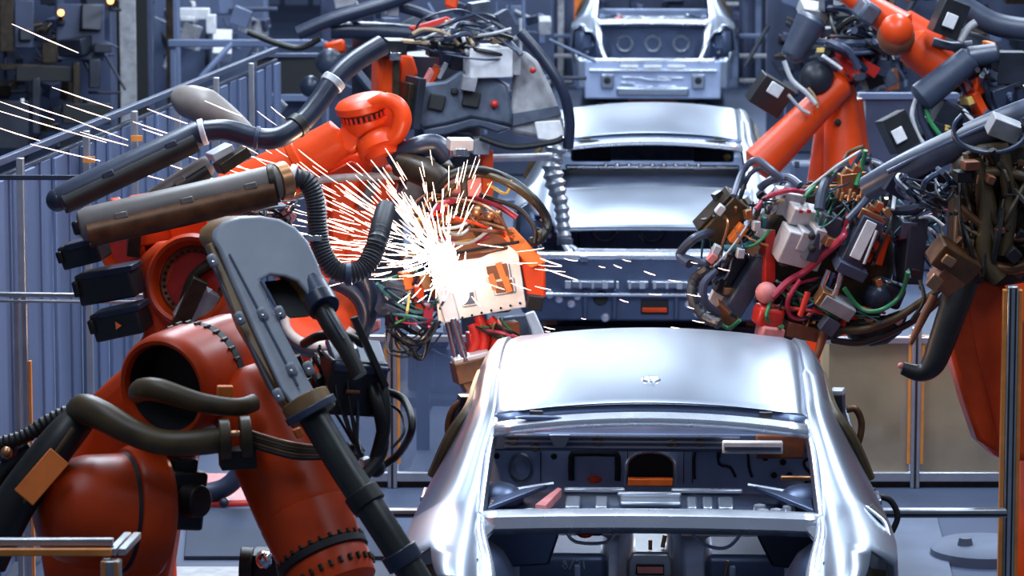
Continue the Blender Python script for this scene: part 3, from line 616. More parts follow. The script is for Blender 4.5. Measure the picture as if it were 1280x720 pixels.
# ================================================================== robot A, nearest, lower left
k = K(12.4); ra = thing('robot_arm', 'dark orange robot in the left foreground with a thick black dress hose', 'robot', flo(k.p(140, 640, .3))); k.root = ra
m = k.m
c0 = k.p(203, 487); ax = (k.p(277, 458, .30) - c0).normalized()
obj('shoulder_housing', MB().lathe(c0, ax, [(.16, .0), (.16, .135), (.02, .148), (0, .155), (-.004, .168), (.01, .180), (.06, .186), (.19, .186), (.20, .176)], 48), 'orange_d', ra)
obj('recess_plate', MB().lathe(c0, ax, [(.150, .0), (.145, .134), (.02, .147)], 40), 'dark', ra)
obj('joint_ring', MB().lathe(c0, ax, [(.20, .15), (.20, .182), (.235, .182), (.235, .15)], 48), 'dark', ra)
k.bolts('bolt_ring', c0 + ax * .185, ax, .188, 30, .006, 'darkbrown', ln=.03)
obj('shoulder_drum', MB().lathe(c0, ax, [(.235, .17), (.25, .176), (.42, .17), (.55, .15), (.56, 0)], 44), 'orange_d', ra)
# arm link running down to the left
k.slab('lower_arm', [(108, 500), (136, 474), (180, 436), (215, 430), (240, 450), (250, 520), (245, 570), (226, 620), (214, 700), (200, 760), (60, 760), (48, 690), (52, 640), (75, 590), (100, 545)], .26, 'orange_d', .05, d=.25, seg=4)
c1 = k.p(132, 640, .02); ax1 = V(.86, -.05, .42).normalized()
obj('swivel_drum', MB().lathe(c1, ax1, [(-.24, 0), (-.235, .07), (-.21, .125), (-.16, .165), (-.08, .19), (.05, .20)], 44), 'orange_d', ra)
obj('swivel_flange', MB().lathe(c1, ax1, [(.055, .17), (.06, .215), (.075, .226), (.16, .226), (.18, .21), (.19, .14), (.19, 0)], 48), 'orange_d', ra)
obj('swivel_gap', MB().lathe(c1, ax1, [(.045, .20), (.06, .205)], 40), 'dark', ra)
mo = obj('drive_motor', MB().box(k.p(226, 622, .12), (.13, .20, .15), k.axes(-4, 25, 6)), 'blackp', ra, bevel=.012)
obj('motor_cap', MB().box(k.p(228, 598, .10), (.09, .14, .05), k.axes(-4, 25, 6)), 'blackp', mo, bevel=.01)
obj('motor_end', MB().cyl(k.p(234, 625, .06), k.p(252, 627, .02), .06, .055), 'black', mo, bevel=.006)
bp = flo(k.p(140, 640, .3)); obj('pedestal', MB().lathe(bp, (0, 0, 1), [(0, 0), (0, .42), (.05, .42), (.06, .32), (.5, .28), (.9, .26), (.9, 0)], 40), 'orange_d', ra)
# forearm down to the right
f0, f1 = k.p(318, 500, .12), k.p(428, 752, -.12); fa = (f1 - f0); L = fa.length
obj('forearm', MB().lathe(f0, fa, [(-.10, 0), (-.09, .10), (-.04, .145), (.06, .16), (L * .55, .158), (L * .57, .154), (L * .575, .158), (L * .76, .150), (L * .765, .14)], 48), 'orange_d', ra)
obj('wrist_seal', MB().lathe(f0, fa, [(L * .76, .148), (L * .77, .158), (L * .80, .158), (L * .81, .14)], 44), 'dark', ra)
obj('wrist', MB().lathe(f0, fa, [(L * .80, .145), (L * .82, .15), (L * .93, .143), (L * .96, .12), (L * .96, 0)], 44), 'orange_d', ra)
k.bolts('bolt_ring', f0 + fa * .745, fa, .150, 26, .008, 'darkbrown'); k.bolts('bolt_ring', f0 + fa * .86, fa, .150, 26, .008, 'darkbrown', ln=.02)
k.blk('white_tag', 281, 491, 20, 18, .03, 'orange_l', 0, 10, 10, -.12)
k.blk('orange_lamp', 373, 541, 10, 12, .03, 'orange_l', 30, 10, 10, -.17)
# dress hoses
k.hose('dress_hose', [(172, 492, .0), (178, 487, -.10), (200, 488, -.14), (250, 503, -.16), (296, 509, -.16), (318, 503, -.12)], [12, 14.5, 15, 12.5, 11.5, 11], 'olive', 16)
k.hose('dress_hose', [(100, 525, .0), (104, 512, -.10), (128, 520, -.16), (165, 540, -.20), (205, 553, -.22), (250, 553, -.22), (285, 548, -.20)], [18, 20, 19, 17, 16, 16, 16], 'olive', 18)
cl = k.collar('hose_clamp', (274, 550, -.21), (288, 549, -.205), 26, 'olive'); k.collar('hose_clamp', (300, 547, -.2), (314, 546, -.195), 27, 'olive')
k.collar('clamp_screw', (288, 542, -.30), (300, 542, -.30), 4, 'brass', par=cl, n=8)
k.blk('clamp_foot', 297, 572, 44, 24, .10, 'black', 4, 10, 8, -.16)
for i in range(5): k.hose('cable', [(312, 540 + i * 4, -.2), (345, 550 + i * 4, -.2), (372, 556 + i * 4, -.22), (405, 560 + i * 3, -.2)], 3.2, ['brown', 'olive', 'darkbrown', 'brown', 'black'][i], 8)
k.hose('black_conduit', [(-20, 700, -.1), (12, 640, -.12), (45, 590, -.12), (78, 548, -.1), (104, 518, -.04)], [30, 27, 25, 24, 20], 'black', 16)
k.hose('black_conduit', [(-25, 560, 0), (25, 548, 0), (60, 528, 0), (100, 512, .0)], [9, 9, 10, 13], 'black', 12, (.02, .08))
k.hose('black_conduit', [(-20, 620, .05), (10, 585, .05), (40, 560, .05)], 12, 'black', 12)
k.blk('orange_plate', 52, 596, 68, 30, .012, 'orange_l', 50, 12, 5, -.24, .003)
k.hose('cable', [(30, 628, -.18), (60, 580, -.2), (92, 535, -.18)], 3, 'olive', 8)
k.ball('grey_dome', 10, 562, 18, 'tubeblue', .05); k.ball('chrome_cap', 8, 566, 8, 'brass', -.04); k.blk('red_knob', 50, 556, 14, 26, .05, 'red', -30, 10, 10, -.02, .012)
# grey J-shaped hose guide
class KT(K):
    def p(s, x, y, d=0.): return P(x, y, s.D + d + max(0, 505 - y) * .0017)      # the guide leans back
kg = KT(11.95, ra)
out = [(274, 312), (266, 300), (268, 288), (280, 277), (300, 271), (326, 270), (350, 274), (370, 284), (386, 302), (398, 328), (408, 356), (416, 378), (392, 382), (384, 366), (372, 352), (356, 346), (338, 344), (326, 350), (338, 378), (360, 424), (384, 470), (400, 500), (392, 514), (372, 516), (352, 486), (320, 418), (292, 356)]
sh = kg.slab('hose_guide', out, 0, 'grey', .012, ext=V(-.010, .0, .035), seg=3)
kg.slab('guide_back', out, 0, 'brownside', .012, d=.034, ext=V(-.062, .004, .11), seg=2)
side = [(266, 300), (292, 356), (320, 418), (352, 486), (372, 516)]
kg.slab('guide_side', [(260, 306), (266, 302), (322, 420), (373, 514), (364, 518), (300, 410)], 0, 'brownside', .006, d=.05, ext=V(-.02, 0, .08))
kg.hose('guide_bead', [(287, 318, -.01), (310, 362, -.01), (340, 420, -.01), (372, 482, -.01)], 1.8, 'hose_l', 8, par=sh); kg.hose('guide_bead', [(262, 322, .06), (285, 372, .06), (312, 430, .06), (345, 496, .06)], 2.4, 'hose_l', 8, par=sh)
kg.hose('guide_bead', [(326, 352, -.01), (338, 372, -.01), (352, 398, -.01)], 2, 'hose_l', 8, par=sh)
for x, y in ((328, 393), (350, 391), (364, 462), (386, 460), (300, 398), (348, 494), (266, 326)):
    lug = kg.blk('lug', x, y, 12, 18, .025, 'grey', 26, 5, 5, -.006, .010, par=None); kg.ball('lug_screw', x, y + 2, 2.6, 'chrome', -.03, par=lug)
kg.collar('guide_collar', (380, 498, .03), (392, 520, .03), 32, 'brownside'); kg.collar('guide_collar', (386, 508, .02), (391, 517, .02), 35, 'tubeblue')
kg.collar('guide_collar', (398, 372, .03), (406, 386, .02), 21, 'hose'); kg.collar('guide_collar', (390, 352, .05), (402, 374, .03), 17, 'hose_l')
kg.slab('guide_hollow', [(330, 352), (356, 349), (380, 366), (392, 384), (386, 396), (362, 398), (345, 380)], .03, 'dark', .004, d=.10)
kg.hose('black_tube', [(402, 385, .03), (416, 410, .02), (432, 436, .03), (450, 470, .06)], [13, 13, 11, 10], 'black', 14)
kg.hose('tube_glint_strip', [(408, 388, -.02), (420, 408, -.03), (430, 424, -.02)], 2, 'tubeblue', 6)
# thick black dress hose
bh = kg.hose('main_hose', [(388, 514, .03), (408, 548, .0), (436, 594, -.04), (472, 648, -.08), (505, 700, -.10), (545, 765, -.12)], 19, 'hoseg', 20)
kg.collar('hose_coupling', (450, 614, -.06), (462, 632, -.07), 23, 'black', par=bh); kg.collar('hose_coupling', (497, 688, -.1), (508, 706, -.1), 24, 'hose', par=bh)
# connector box with cable loops
kb = K(12.5, ra)
cb = kb.blk('connector_box', 440, 480, 74, 70, .16, 'blackp', -4, 18, 10, 0, .01); kb.blk('box_lid', 446, 445, 70, 12, .18, 'hose_l', -6, 18, 30, -.02, .006, par=cb); kb.blk('box_clamp', 438, 440, 18, 16, .06, 'aluw', 20, 10, 30, -.08, par=cb); kb.blk('rust_label', 441, 490, 18, 5, .01, 'rust', -3, 15, 5, -.11, par=cb)
kb.blk('box_arm', 462, 440, 8, 96, .05, 'black', 25, 10, 5, -.10, .004)
for L, r in (([(420, 430), (448, 450), (470, 500), (478, 560), (455, 595)], 8), ([(478, 488), (505, 500), (515, 535), (496, 570), (462, 590)], 5), ([(476, 500), (500, 515), (505, 540), (490, 560)], 2), ([(380, 430), (400, 420), (430, 420), (455, 430)], 6), ([(395, 470), (400, 520), (420, 550), (450, 570)], 7), ([(370, 445), (385, 480), (400, 500), (420, 560), (445, 560)], 6), ([(380, 478), (420, 462), (480, 462), (486, 462)], 2.2), ([(455, 440), (475, 480), (480, 530), (470, 575)], 9)):
    kb.hose('black_cable', [(x, y, random.uniform(-.1, .1)) for x, y in L], r, 'black', 10)
kb.cables(14, [(395, 440), (400, 500), (430, 440)], [(430, 560), (450, 570), (470, 520), (400, 530)], ['black', 'hose', 'black', 'blackp', 'whitew'], (1.2, 3), (-10, 30), .12)
kb.ball('junction', 470, 585, 12, 'black'); kb.blk('steel_bit', 458, 580, 12, 16, .05, 'aluw', 20)
# black camera-like gripper by the curb
kq = K(12.9); r = thing('limit_switch', 'black ribbed switch head standing left of the robot wrist at the bottom edge', 'switch', flo(kq.p(320, 705))); kq.root = r
kq.collar('ribbed_ring', (300, 705, .0), (316, 706, .0), 22, 'black', n=16); kq.blk('body', 334, 706, 40, 36, .10, 'blackp', 0, -20, 15); kq.ball('lens', 330, 700, 12, 'chrome', -.06)
mbp = vbox(kq, 312, 330, 715, 2000, .06); obj('stand', mbp, 'machine', r)

# ================================================================== robot B, behind it
k = K(14.6); rb = thing('robot_arm', 'bright orange robot with two long grey tubes and three black motors, left', 'robot', flo(k.p(172, 480, .4))); k.root = rb
c0 = k.p(236, 350); ax = V(.30, -.10, .95).normalized()
obj('elbow_ring', MB().lathe(c0, ax, [(.07, .13), (.02, .152), (0, .158), (-.006, .172), (.01, .188), (.10, .192), (.20, .19)], 48), 'orange', rb)
obj('elbow_cover', MB().lathe(c0, ax, [(.05, 0), (.05, .125), (.07, .132)], 40), 'red', rb)
obj('elbow_gear', MB().lathe(c0, ax, [(.045, .115), (.03, .13), (.045, .15)], 40), 'rust', rb); k.bolts('bolt_ring', c0 + ax * .045, -ax, .122, 28, .007, 'darkbrown')
k.slab('elbow_body', [(170, 325), (196, 302), (240, 296), (262, 310), (270, 380), (262, 430), (240, 520), (190, 560), (170, 430), (178, 420), (180, 380)], .22, 'orange', .03, d=.08)
k.slab('arm_casting', [(205, 300), (262, 290), (280, 400), (330, 420), (330, 460), (262, 440), (220, 420)], .16, 'orange', .02, d=.25)
obj('pedestal', MB().lathe(flo(k.p(172, 480, .4)), (0, 0, 1), [(0, 0), (0, .24), (.05, .24), (.06, .16), (.9, .14), (1.15, .12), (1.15, 0)], 36), 'orange', rb)
for nm, x, y, w_, h_, rt in (('drive_motor', 138, 354, 76, 40, 10), ('drive_motor', 152, 401, 66, 36, 12), ('drive_motor', 106, 314, 54, 30, 14)):
    mo = k.blk(nm, x, y, w_, h_, .13, 'blackp', rt, -18, 10, .02, .010); k.blk('motor_lid', x + 2, y - h_ * .42, w_ * .9, 8, .11, 'hose', rt, -18, 10, -.01, .005, par=mo); k.blk('motor_nose', x - w_ * .52, y + 6, 8, h_ * .5, .07, 'black', rt, -18, 10, 0., .006, par=mo)
k.slab('warning_triangle', [(144, 402), (152, 407), (145, 412)], .004, 'orange_l', 0, d=-.075)
obj('far_disc', MB().lathe(k.p(160, 305, .25), V(.4, -.1, .9), [(.04, 0), (.04, .10), (0, .115), (.0, .135), (.08, .14)], 40), 'orange', rb); obj('far_disc_cover', MB().lathe(k.p(160, 305, .25), V(.4, -.1, .9), [(.03, 0), (.035, .10)], 36), 'red', rb)
for x, y, w_, h_ in ((178, 255, 30, 24), (145, 252, 14, 8), (200, 290, 60, 26), (176, 312, 10, 18), (235, 285, 50, 30)): k.blk('orange_bracket', x, y, w_, h_, .08, 'orange', 10, 10, 10, .22, .008)
k.blk('dark_bracket', 168, 298, 16, 44, .08, 'darkbrown', -5, 10, 10, .15)
def halftube(k, nm, a, b, r, m_, under, lugs):
    p0, p1 = k.p(*a), k.p(*b); d = (p1 - p0); L = d.length
    t = obj(nm, MB().lathe(p0, d, [(-.02, 0), (-.02, r * .55), (-.01, r * .85), (.02, r), (L - .02, r), (L, r * .9), (L, 0)], 28), m_, k.root)
    off = V(.0, -r * .55, -r * .45); obj('tube_tray', MB().tube([p0 + off + d * .03, p1 + off - d * .03], [r * .78, r * .78], 20, 1), under, t)
    obj('tray_lip', MB().tube([p0 + off + V(0, -r * .62, -r * .2) + d * .04, p1 + off + V(0, -r * .62, -r * .2) - d * .03], [r * .16, r * .16], 8, 1), under, t)
    for q in lugs: obj('clip', MB().box(p0 + d * q + V(0, r * .05, -r * .98), (.05, .025, .02), k.axes(math.degrees(math.atan2(d.dot(UP), d.dot(RT))))), m_, t, bevel=.004)
    return t
t = halftube(k, 'dress_tube', (104, 282, -.18), (352, 226, -.10), .070, 'tubegrey', 'brown', (.2, .53, .85))
k.blk('tube_end_knob', 98, 284, 10, 18, .05, 'black', 10, -30, 10, -.2, .01)
k.collar('tube_coupling', (346, 228, -.10), (360, 224, -.08), 24, 'brass'); k.collar('tube_coupling', (338, 230, -.10), (347, 228, -.1), 25, 'darkbrown'); k.collar('tube_neck', (360, 224, -.08), (368, 226, -.08), 20, 'white')
kk = K(15.6, rb); halftube(kk, 'dress_tube', (76, 248, 0), (250, 166, .1), .058, 'tubeblue', 'black', (.35, .8)); kk.ball('tube_end_cap', 72, 250, 15, 'hose')
kk.collar('tube_neck', (250, 166, .05), (257, 164, .05), 17, 'white')
h = kk.hose('blue_hose', [(256, 164, .05), (285, 163, .05), (322, 173, .05), (350, 171, .05), (378, 152, .1), (398, 128, .15), (420, 98, .2), (445, 76, .25), (478, 56, .3)], 13.5, 'hose', 18)
kk.collar('hose_ring', (318, 172, .05), (324, 173, .05), 15, 'hose_l', par=h); kk.collar('hose_ring', (413, 107, .19), (419, 99, .2), 16, 'aluw', par=h); kk.collar('hose_ring', (368, 160, .08), (376, 153, .1), 15.5, 'black', par=h)
halftube(kk, 'cable_duct', (190, 250, .1), (262, 205, .15), .045, 'tubegrey', 'black', (.5,))
k.hose('corrugated_hose', [(362, 224, -.08), (382, 226, -.07), (394, 250, -.06), (397, 285, -.05), (402, 312, -.05), (416, 335, -.05), (436, 342, -.05), (456, 334, -.03), (468, 312, .0), (474, 292, .05), (478, 276, .35), (482, 262, .8)], 12.5, 'corr', 16, (.013, .07))
k.collar('hose_clip', (392, 294, -.05), (392, 302, -.05), 16, 'chrome'); k.collar('hose_clip', (432, 343, -.05), (440, 343, -.05), 14.5, 'hose_l')
k.cables(16, [(300, 245), (330, 260), (350, 262)], [(370, 300), (340, 285), (310, 262), (372, 250)], ['whitew', 'black', 'hose_l', 'hose', 'brass'], (1, 2.6), (-10, 14), .1)
for x, y, w_, h_, m_, rt in ((290, 200, 44, 14, 'darkbrown', 35), (275, 190, 30, 10, 'aluw', 30), (310, 268, 40, 18, 'rust', 10), (300, 250, 36, 16, 'darkbrown', 15), (352, 275, 26, 22, 'pink', 60), (348, 262, 20, 10, 'hose_l', 20)): k.blk('bracket', x, y, w_, h_, .08, m_, rt, 20, 20, .1)
k.blk('cover_plate', 246, 382, 40, 50, .05, 'palegrey', -28, 20, 10, -.02); k.slab('cover_mark', [(258, 358), (266, 362), (260, 366)], .003, 'white', 0, d=-.09); k.blk('dark_arm', 232, 390, 20, 90, .08, 'darkbrown', -24, 10, 5, -.04); k.hose('dark_arm_tube', [(262, 330), (240, 350), (225, 400), (215, 450)], 7, 'darkbrown', 10)

# ================================================================== robot C, wrist above the sparks
k = K(17.2); rc = thing('robot_arm', 'bright orange robot whose wrist reaches over the spark shower', 'robot', flo(k.p(378, 400, .3))); k.root = rc
f0, f1 = k.p(285, 258, .1), k.p(425, 172, .0); fa = f1 - f0; L = fa.length
obj('forearm', MB().lathe(f0, fa, [(-.02, 0), (-.02, .13), (.05, .15), (L * .5, .125), (L * .62, .115), (L * .63, .12), (L * .68, .12), (L * .69, .105), (L * 1.0, .092), (L * 1.05, 0)], 36), 'orange', rc)
k.slab('wrist_fork', [(424, 188), (420, 168), (432, 150), (448, 138), (470, 128), (488, 122), (500, 132), (506, 148), (504, 164), (494, 172), (478, 168), (466, 172), (452, 182), (440, 194)], .17, 'orange', .045, d=-.06, seg=4)
wa = V(-.22, .93, -.28).normalized(); wc = k.p(458, 152, .0)
obj('wrist_cap', MB().lathe(wc, wa, [(.055, .11), (.065, .128), (.095, .128), (.112, .112), (.122, .08), (.125, 0)], 36), 'orange', rc); obj('wrist_band', MB().lathe(wc, wa, [(.02, .10), (.055, .112), (.065, .10)], 36), 'darkbrown', rc); obj('wrist_seat', MB().lathe(wc, wa, [(-.05, 0), (-.04, .10), (.0, .116), (.02, .116), (.025, .10)], 36), 'orange', rc)
k.bolts('bolt_ring', wc + wa * .02, wa, .108, 26, .007, 'red', ln=.03)
obj('wrist_lower', MB().lathe(k.p(476, 180, -.04), V(.30, -.9, -.3), [(-.06, .06), (-.03, .105), (.0, .115), (.035, .115), (.04, .09), (.08, .08), (.08, 0)], 32), 'orange', rc)
k.hose('wrist_yoke', [(458, 134, -.10), (480, 125, -.13), (497, 132, -.14), (503, 150, -.14), (494, 170, -.12), (472, 178, -.10)], [7, 9, 11, 12, 11, 9], 'orange', 16)
k.slab('upper_arm', [(402, 205), (430, 185), (470, 190), (500, 215), (478, 300), (458, 338), (420, 342), (404, 300)], .20, 'orange', .03, d=.16); k.slab('arm_rib', [(412, 215), (440, 200), (452, 210), (430, 330), (415, 325)], .04, 'orange', .01, d=.11)
k.hose('grey_link', [(388, 226, .0), (430, 222, -.02), (500, 220, -.02)], 5, 'palegrey', 10); k.slab('grey_strut', [(470, 200), (486, 196), (460, 262), (446, 262)], .05, 'slate', .006, d=.05)
obj('pedestal', MB().lathe(flo(k.p(378, 400, .3)), (0, 0, 1), [(0, 0), (0, .17), (.06, .17), (.07, .14), (.9, .13), (1.4, .13), (1.5, 0)], 40), 'orange', rc)
obj('rear_link', MB().tube([flo(k.p(378, 400, .3)) + Vector((0, 0, 1.35)), k.p(385, 340, .28), k.p(420, 320, .25)], [.13, .13, .12], 16), 'orange', rc)
obj('base_ring', MB().lathe(k.p(400, 398, -.02), V(.25, .35, -.9), [(0, .16), (.02, .19), (.04, .19), (.05, .15), (.03, .10), (.03, 0)], 40), 'orange', rc)
obj('base_hoop', MB().tube([k.p(400 + 44 * math.cos(R_(a)), 400 + 32 * math.sin(R_(a)), -.15) for a in range(20, 190, 12)], .022, 10, 1), 'whitew', rc); obj('dark_hoop', MB().tube([k.p(402 + 54 * math.cos(R_(a)), 396 + 44 * math.sin(R_(a)), -.12) for a in range(-80, 190, 12)], .035, 12, 1), 'hose', rc)
k.hose('blue_hose', [(452, 345, -.1), (462, 380, -.1), (448, 420, -.1), (420, 440, -.1)], 12, 'hose', 14)
k.hose('blue_hose', [(490, 200, -.05), (520, 185, -.1), (545, 182, -.1), (560, 200, -.1)], 14, 'hose', 14)
k.blk('tool_flange', 530, 215, 60, 50, .2, 'darkbrown', -20, 15, 10, .1, .02); k.blk('tool_block', 520, 240, 40, 26, .1, 'slate', -30, 15, 10, 0)
k.blk('striped_post', 371, 395, 9, 60, .05, 'orangeedge', 0, 10, 0, .3); k.blk('striped_post', 362, 395, 8, 60, .05, 'tubeblue', 0, 10, 0, .3)
# pale red casting behind, floor level
k.slab('red_casting', [(455, 405), (475, 398), (475, 412), (462, 418)], .1, 'pink', .01, d=.2)
r = None
k = K(19.2); r = thing('base_casting', 'blue and red base casting on the floor behind the dark orange robot', 'base', flo(k.p(270, 610))); k.root = r
k.hose('blue_hoop', [(200, 600), (230, 615), (275, 612), (300, 590), (305, 560)], 12, 'hose', 14); k.blk('red_base', 280, 622, 60, 30, .4, 'red', 0, 10, 20, .2, .02); k.blk('red_post', 215, 565, 22, 60, .2, 'red', 0, 10, 5, .3, .02); k.ball('knob', 280, 628, 6, 'machine', -.05); k.blk('yellow_tag', 253, 655, 28, 5, .03, 'yellow', 0, 0, 40, -.3); k.blk('yellow_tag', 322, 662, 14, 14, .03, 'yellow', -20, 0, 40, -.3)

# ================================================================== weld gun with the sparks
k = K(16.9); g1 = thing('weld_gun', 'spot weld gun throwing a shower of white sparks, left of the car roof', 'weld gun', k.p(590, 480)); k.root = g1
fr = k.slab('side_plate', [(548, 404), (540, 330), (600, 322), (636, 306), (648, 316), (658, 384), (600, 394)], .02, 'aluw', .003, d=0)
for x, y, w_, h_ in ((622, 340, 26, 18), (630, 358, 22, 14), (586, 373, 14, 14)):
    wn = k.blk('window_rim', x, y, w_ + 5, h_ + 5, .014, 'aluw', 10, 0, 0, -.012, .003, par=fr); k.blk('window_core', x, y, w_, h_, .008, 'rust' if w_ > 15 else 'slate', 10, 0, 0, -.024, .001, par=fr)
for x, y, in ((626, 338), (634, 356), (616, 352)): k.blk('copper_bar', x, y, 8, 20, .01, 'orange_l', 20, 0, 0, -.032, .002, par=fr)
for i in range(8): k.ball('rivet', 566 + i * 12, 400 - i * 3, 1.6, 'dark', -.014, par=fr)
k.slab('orange_housing', [(622, 288), (640, 286), (682, 330), (682, 372), (662, 386), (650, 330)], .14, 'orange', .01, d=.03); k.slab('orange_top', [(618, 286), (642, 284), (683, 328), (664, 336)], .03, 'orange_l', .006, d=-.0); k.blk('dark_pad', 668, 378, 20, 18, .05, 'dark', -8, 10, 10, 0)
k.slab('gun_core', [(535, 300), (560, 270), (625, 262), (640, 300), (640, 390), (560, 396), (540, 370)], .16, 'rust', .02, d=.03); k.slab('white_bracket', [(532, 318), (552, 310), (575, 400), (556, 404)], .06, 'white', .006, d=-.04)
for i, x in enumerate((548, 558)): k.hose('chrome_rod', [(x + 10, 395, .0), (x + 22, 450, .0)], 4, 'chrome', 10)
k.collar('guide_rod', (566, 398, -.03), (582, 452, -.03), 5, 'chrome', n=14)
k.blk('lower_plate', 588, 446, 46, 8, .08, 'aluw', 14, 10, 15); k.blk('lower_jaw', 588, 462, 44, 26, .10, 'brown', 14, 15, 10); k.blk('jaw_tip', 590, 480, 26, 16, .06, 'brown', 30, 15, 10); k.blk('jaw_steel', 606, 472, 20, 16, .05, 'aluw', -30, 15, 10, -.04)
k.hose('electrode', [(584, 486, 0), (582, 500, .0)], 3, 'brass', 8)
for L in ([(598, 395), (606, 420), (604, 440)], [(612, 398), (624, 415), (618, 436)], [(590, 405), (596, 425), (590, 442)]): k.hose('red_cylinder', [(x, y, .04) for x, y in L], 6.5, 'red', 12)
k.blk('red_block', 600, 428, 30, 30, .08, 'red', 10, 15, 10, .08); k.blk('rust_block', 630, 412, 36, 18, .08, 'rust', 8, 15, 10, .06)
k.blk('pink_plate', 566, 232, 24, 26, .02, 'pink', 8, 5, 5, .02); k.blk('pink_plate', 592, 232, 20, 26, .02, 'pink', 4, 5, 5, .02); k.blk('black_bar', 580, 236, 8, 26, .03, 'black', 2, 5, 5, 0)
k.collar('spool', (574, 196, .0), (574, 186, .0), 13, 'chrome'); k.blk('spool_base', 575, 180, 30, 14, .08, 'aluw')
for L, r, m_ in (([(540, 250), (556, 224), (590, 212), (630, 222), (664, 246), (684, 276), (676, 298), (664, 302)], 6, 'black'), ([(548, 262), (566, 232), (600, 218), (640, 232), (676, 262), (684, 284), (672, 294)], 4.5, 'olive'), ([(600, 244), (620, 250), (650, 262), (668, 285), (668, 304)], 3, 'black'), ([(535, 272), (556, 254), (590, 248), (620, 256), (646, 272)], 4, 'magenta'), ([(566, 246), (576, 262), (590, 280), (598, 294)], 4.5, 'olive'), ([(520, 300), (530, 260), (545, 235)], 3, 'brass'), ([(610, 230), (632, 242), (640, 225)], 2, 'yellow'), ([(664, 300), (678, 296), (684, 286), (676, 276)], 3, 'black'), ([(670, 286), (682, 292), (672, 304), (660, 300)], 2.5, 'black')):
    k.hose('cable', [(x, y, random.uniform(-.06, .06)) for x, y in L], r, m_, 10)
for x, y, r in ((596, 264, 8), (612, 270, 6), (622, 268, 6), (560, 275, 7), (545, 285, 8)): k.ball('copper_nut', x, y, r, 'brass', -.02)
k.cables(26, [(500, 320), (520, 280), (540, 260)], [(620, 290), (600, 270), (560, 250), (640, 300)], ['brass', 'orange', 'rust', 'magenta', 'yellow', 'black', 'whitew'], (1, 2.4), (-22, 18), .12)
k.cables(18, [(480, 360), (490, 385), (500, 400)], [(545, 400), (520, 345), (550, 380), (540, 415)], ['black', 'hose', 'green', 'yellow', 'magenta', 'teal', 'whitew', 'hose_l'], (1, 2.4), (-15, 25), .12)
for x, y, w_, h_, m_ in ((488, 372, 26, 44, 'slate'), (500, 360, 30, 16, 'hose_l'), (510, 390, 30, 26, 'blackp'), (522, 372, 12, 30, 'orange'), (496, 400, 26, 18, 'machine'), (533, 392, 12, 24, 'magenta'), (508, 350, 14, 22, 'orange_l'), (530, 352, 14, 20, 'brass')): k.blk('valve_block', x, y, w_, h_, .08, m_, random.uniform(-15, 15), 15, 10, .05)
k.cables(10, [(490, 410), (500, 415)], [(535, 415), (545, 410)], ['black', 'hose'], (1, 2), (10, 40), .06)
k.cables(10, [(600, 410), (620, 405)], [(640, 425), (650, 430)], ['magenta', 'brass', 'green', 'pink', 'black'], (1, 2.2), (-6, 8), .06)
kk = K(17.5, g1); kk.slab('white_horn', [(656, 392), (668, 388), (684, 424), (682, 436), (668, 436), (664, 412)], .08, 'white', .008); kk.slab('horn_body', [(628, 396), (660, 392), (668, 436), (636, 436)], .1, 'slate', .01, d=.1)
# mounting boom to the robot wrist
obj('mount_boom', MB().tube([P(500, 205, 17.1), P(545, 225, 17.0), P(575, 275, 17.05), P(590, 330, 17.05)], [.06, .07, .08, .07], 14), 'darkbrown', g1)

# ================================================================== sparks
glow = emat('spark_glow', (1., .70, .58), 5.0); core = emat('spark_core', (1., .90, .80), 10.0); emb = emat('ember_glow', (1., .42, .30), 4.0)
DS = 16.2; ms = DS / FPX; cx, cy = 553, 322; rs = random.Random(4)
mbS, mbC = MB(), MB()
def streak(mb_, x0, y0, x1, y1, d0, d1, r): mb_.tube([P(x0, y0, DS + d0), P((x0 + x1) / 2, (y0 + y1) / 2 + .4, DS + (d0 + d1) / 2), P(x1, y1, DS + d1)], [r * ms * .35, r * ms, r * ms * .5], 5, 1)
def fan(n, a0, a1, r0, r1, l0, l1, th, mb_):
    for i in range(n):
        a = R_(rs.uniform(a0, a1)); rr = r0 + (r1 - r0) * rs.random() ** 1.4; ll = rs.uniform(l0, l1); ox, oy = rs.gauss(0, 7), rs.gauss(0, 9)
        x0, y0 = cx + ox + rr * math.cos(a), cy + oy - rr * math.sin(a); x1, y1 = x0 + ll * math.cos(a), y0 - ll * math.sin(a)
        if x1 < -60 or x0 > 900: continue
        d = rs.uniform(-.5, .3) * rr / 150; streak(mb_, x0, y0, x1, y1, d, d - .03, rs.uniform(*th))
fan(34, 0, 360, 2, 10, 6, 20, (.6, 1.1), mbC)
fan(50, 95, 215, 4, 30, 10, 36, (.5, 1.0), mbC)
cx, cy = 566, 350
fan(34, 60, 300, 2, 16, 6, 20, (.5, 1.0), mbC)
cx, cy = 553, 322
fan(120, 118, 190, 20, 130, 14, 55, (.3, .7), mbS)
fan(60, 60, 125, 18, 120, 10, 34, (.3, .6), mbS)
fan(60, 140, 172, 100, 300, 18, 50, (.3, .55), mbS)
fan(10, -25, 8, 30, 130, 18, 40, (.4, .7), mbS)
fan(26, 172, 200, 20, 130, 10, 34, (.35, .7), mbS)
fan(26, 205, 330, 8, 50, 8, 22, (.4, .8), mbS)
for L in [(65, 109, 141, 135), (83, 131, 138, 149), (0, 127, 68, 150), (27, 128, 88, 148), (-20, 133, 133, 178), (-10, 157, 50, 176), (38, 180, 125, 201), (184, 136, 241, 157), (166, 152, 214, 168), (178, 161, 219, 174), (138, 207, 205, 225), (176, 184, 226, 200), (200, 184, 248, 199), (183, 197, 330, 243), (256, 126, 302, 145), (242, 238, 330, 266), (245, 229, 312, 246), (262, 199, 320, 214), (285, 212, 330, 226), (100, 165, 160, 182), (303, 192, 350, 206)]:
    streak(mbS, *L, -.35, -.3, .62)
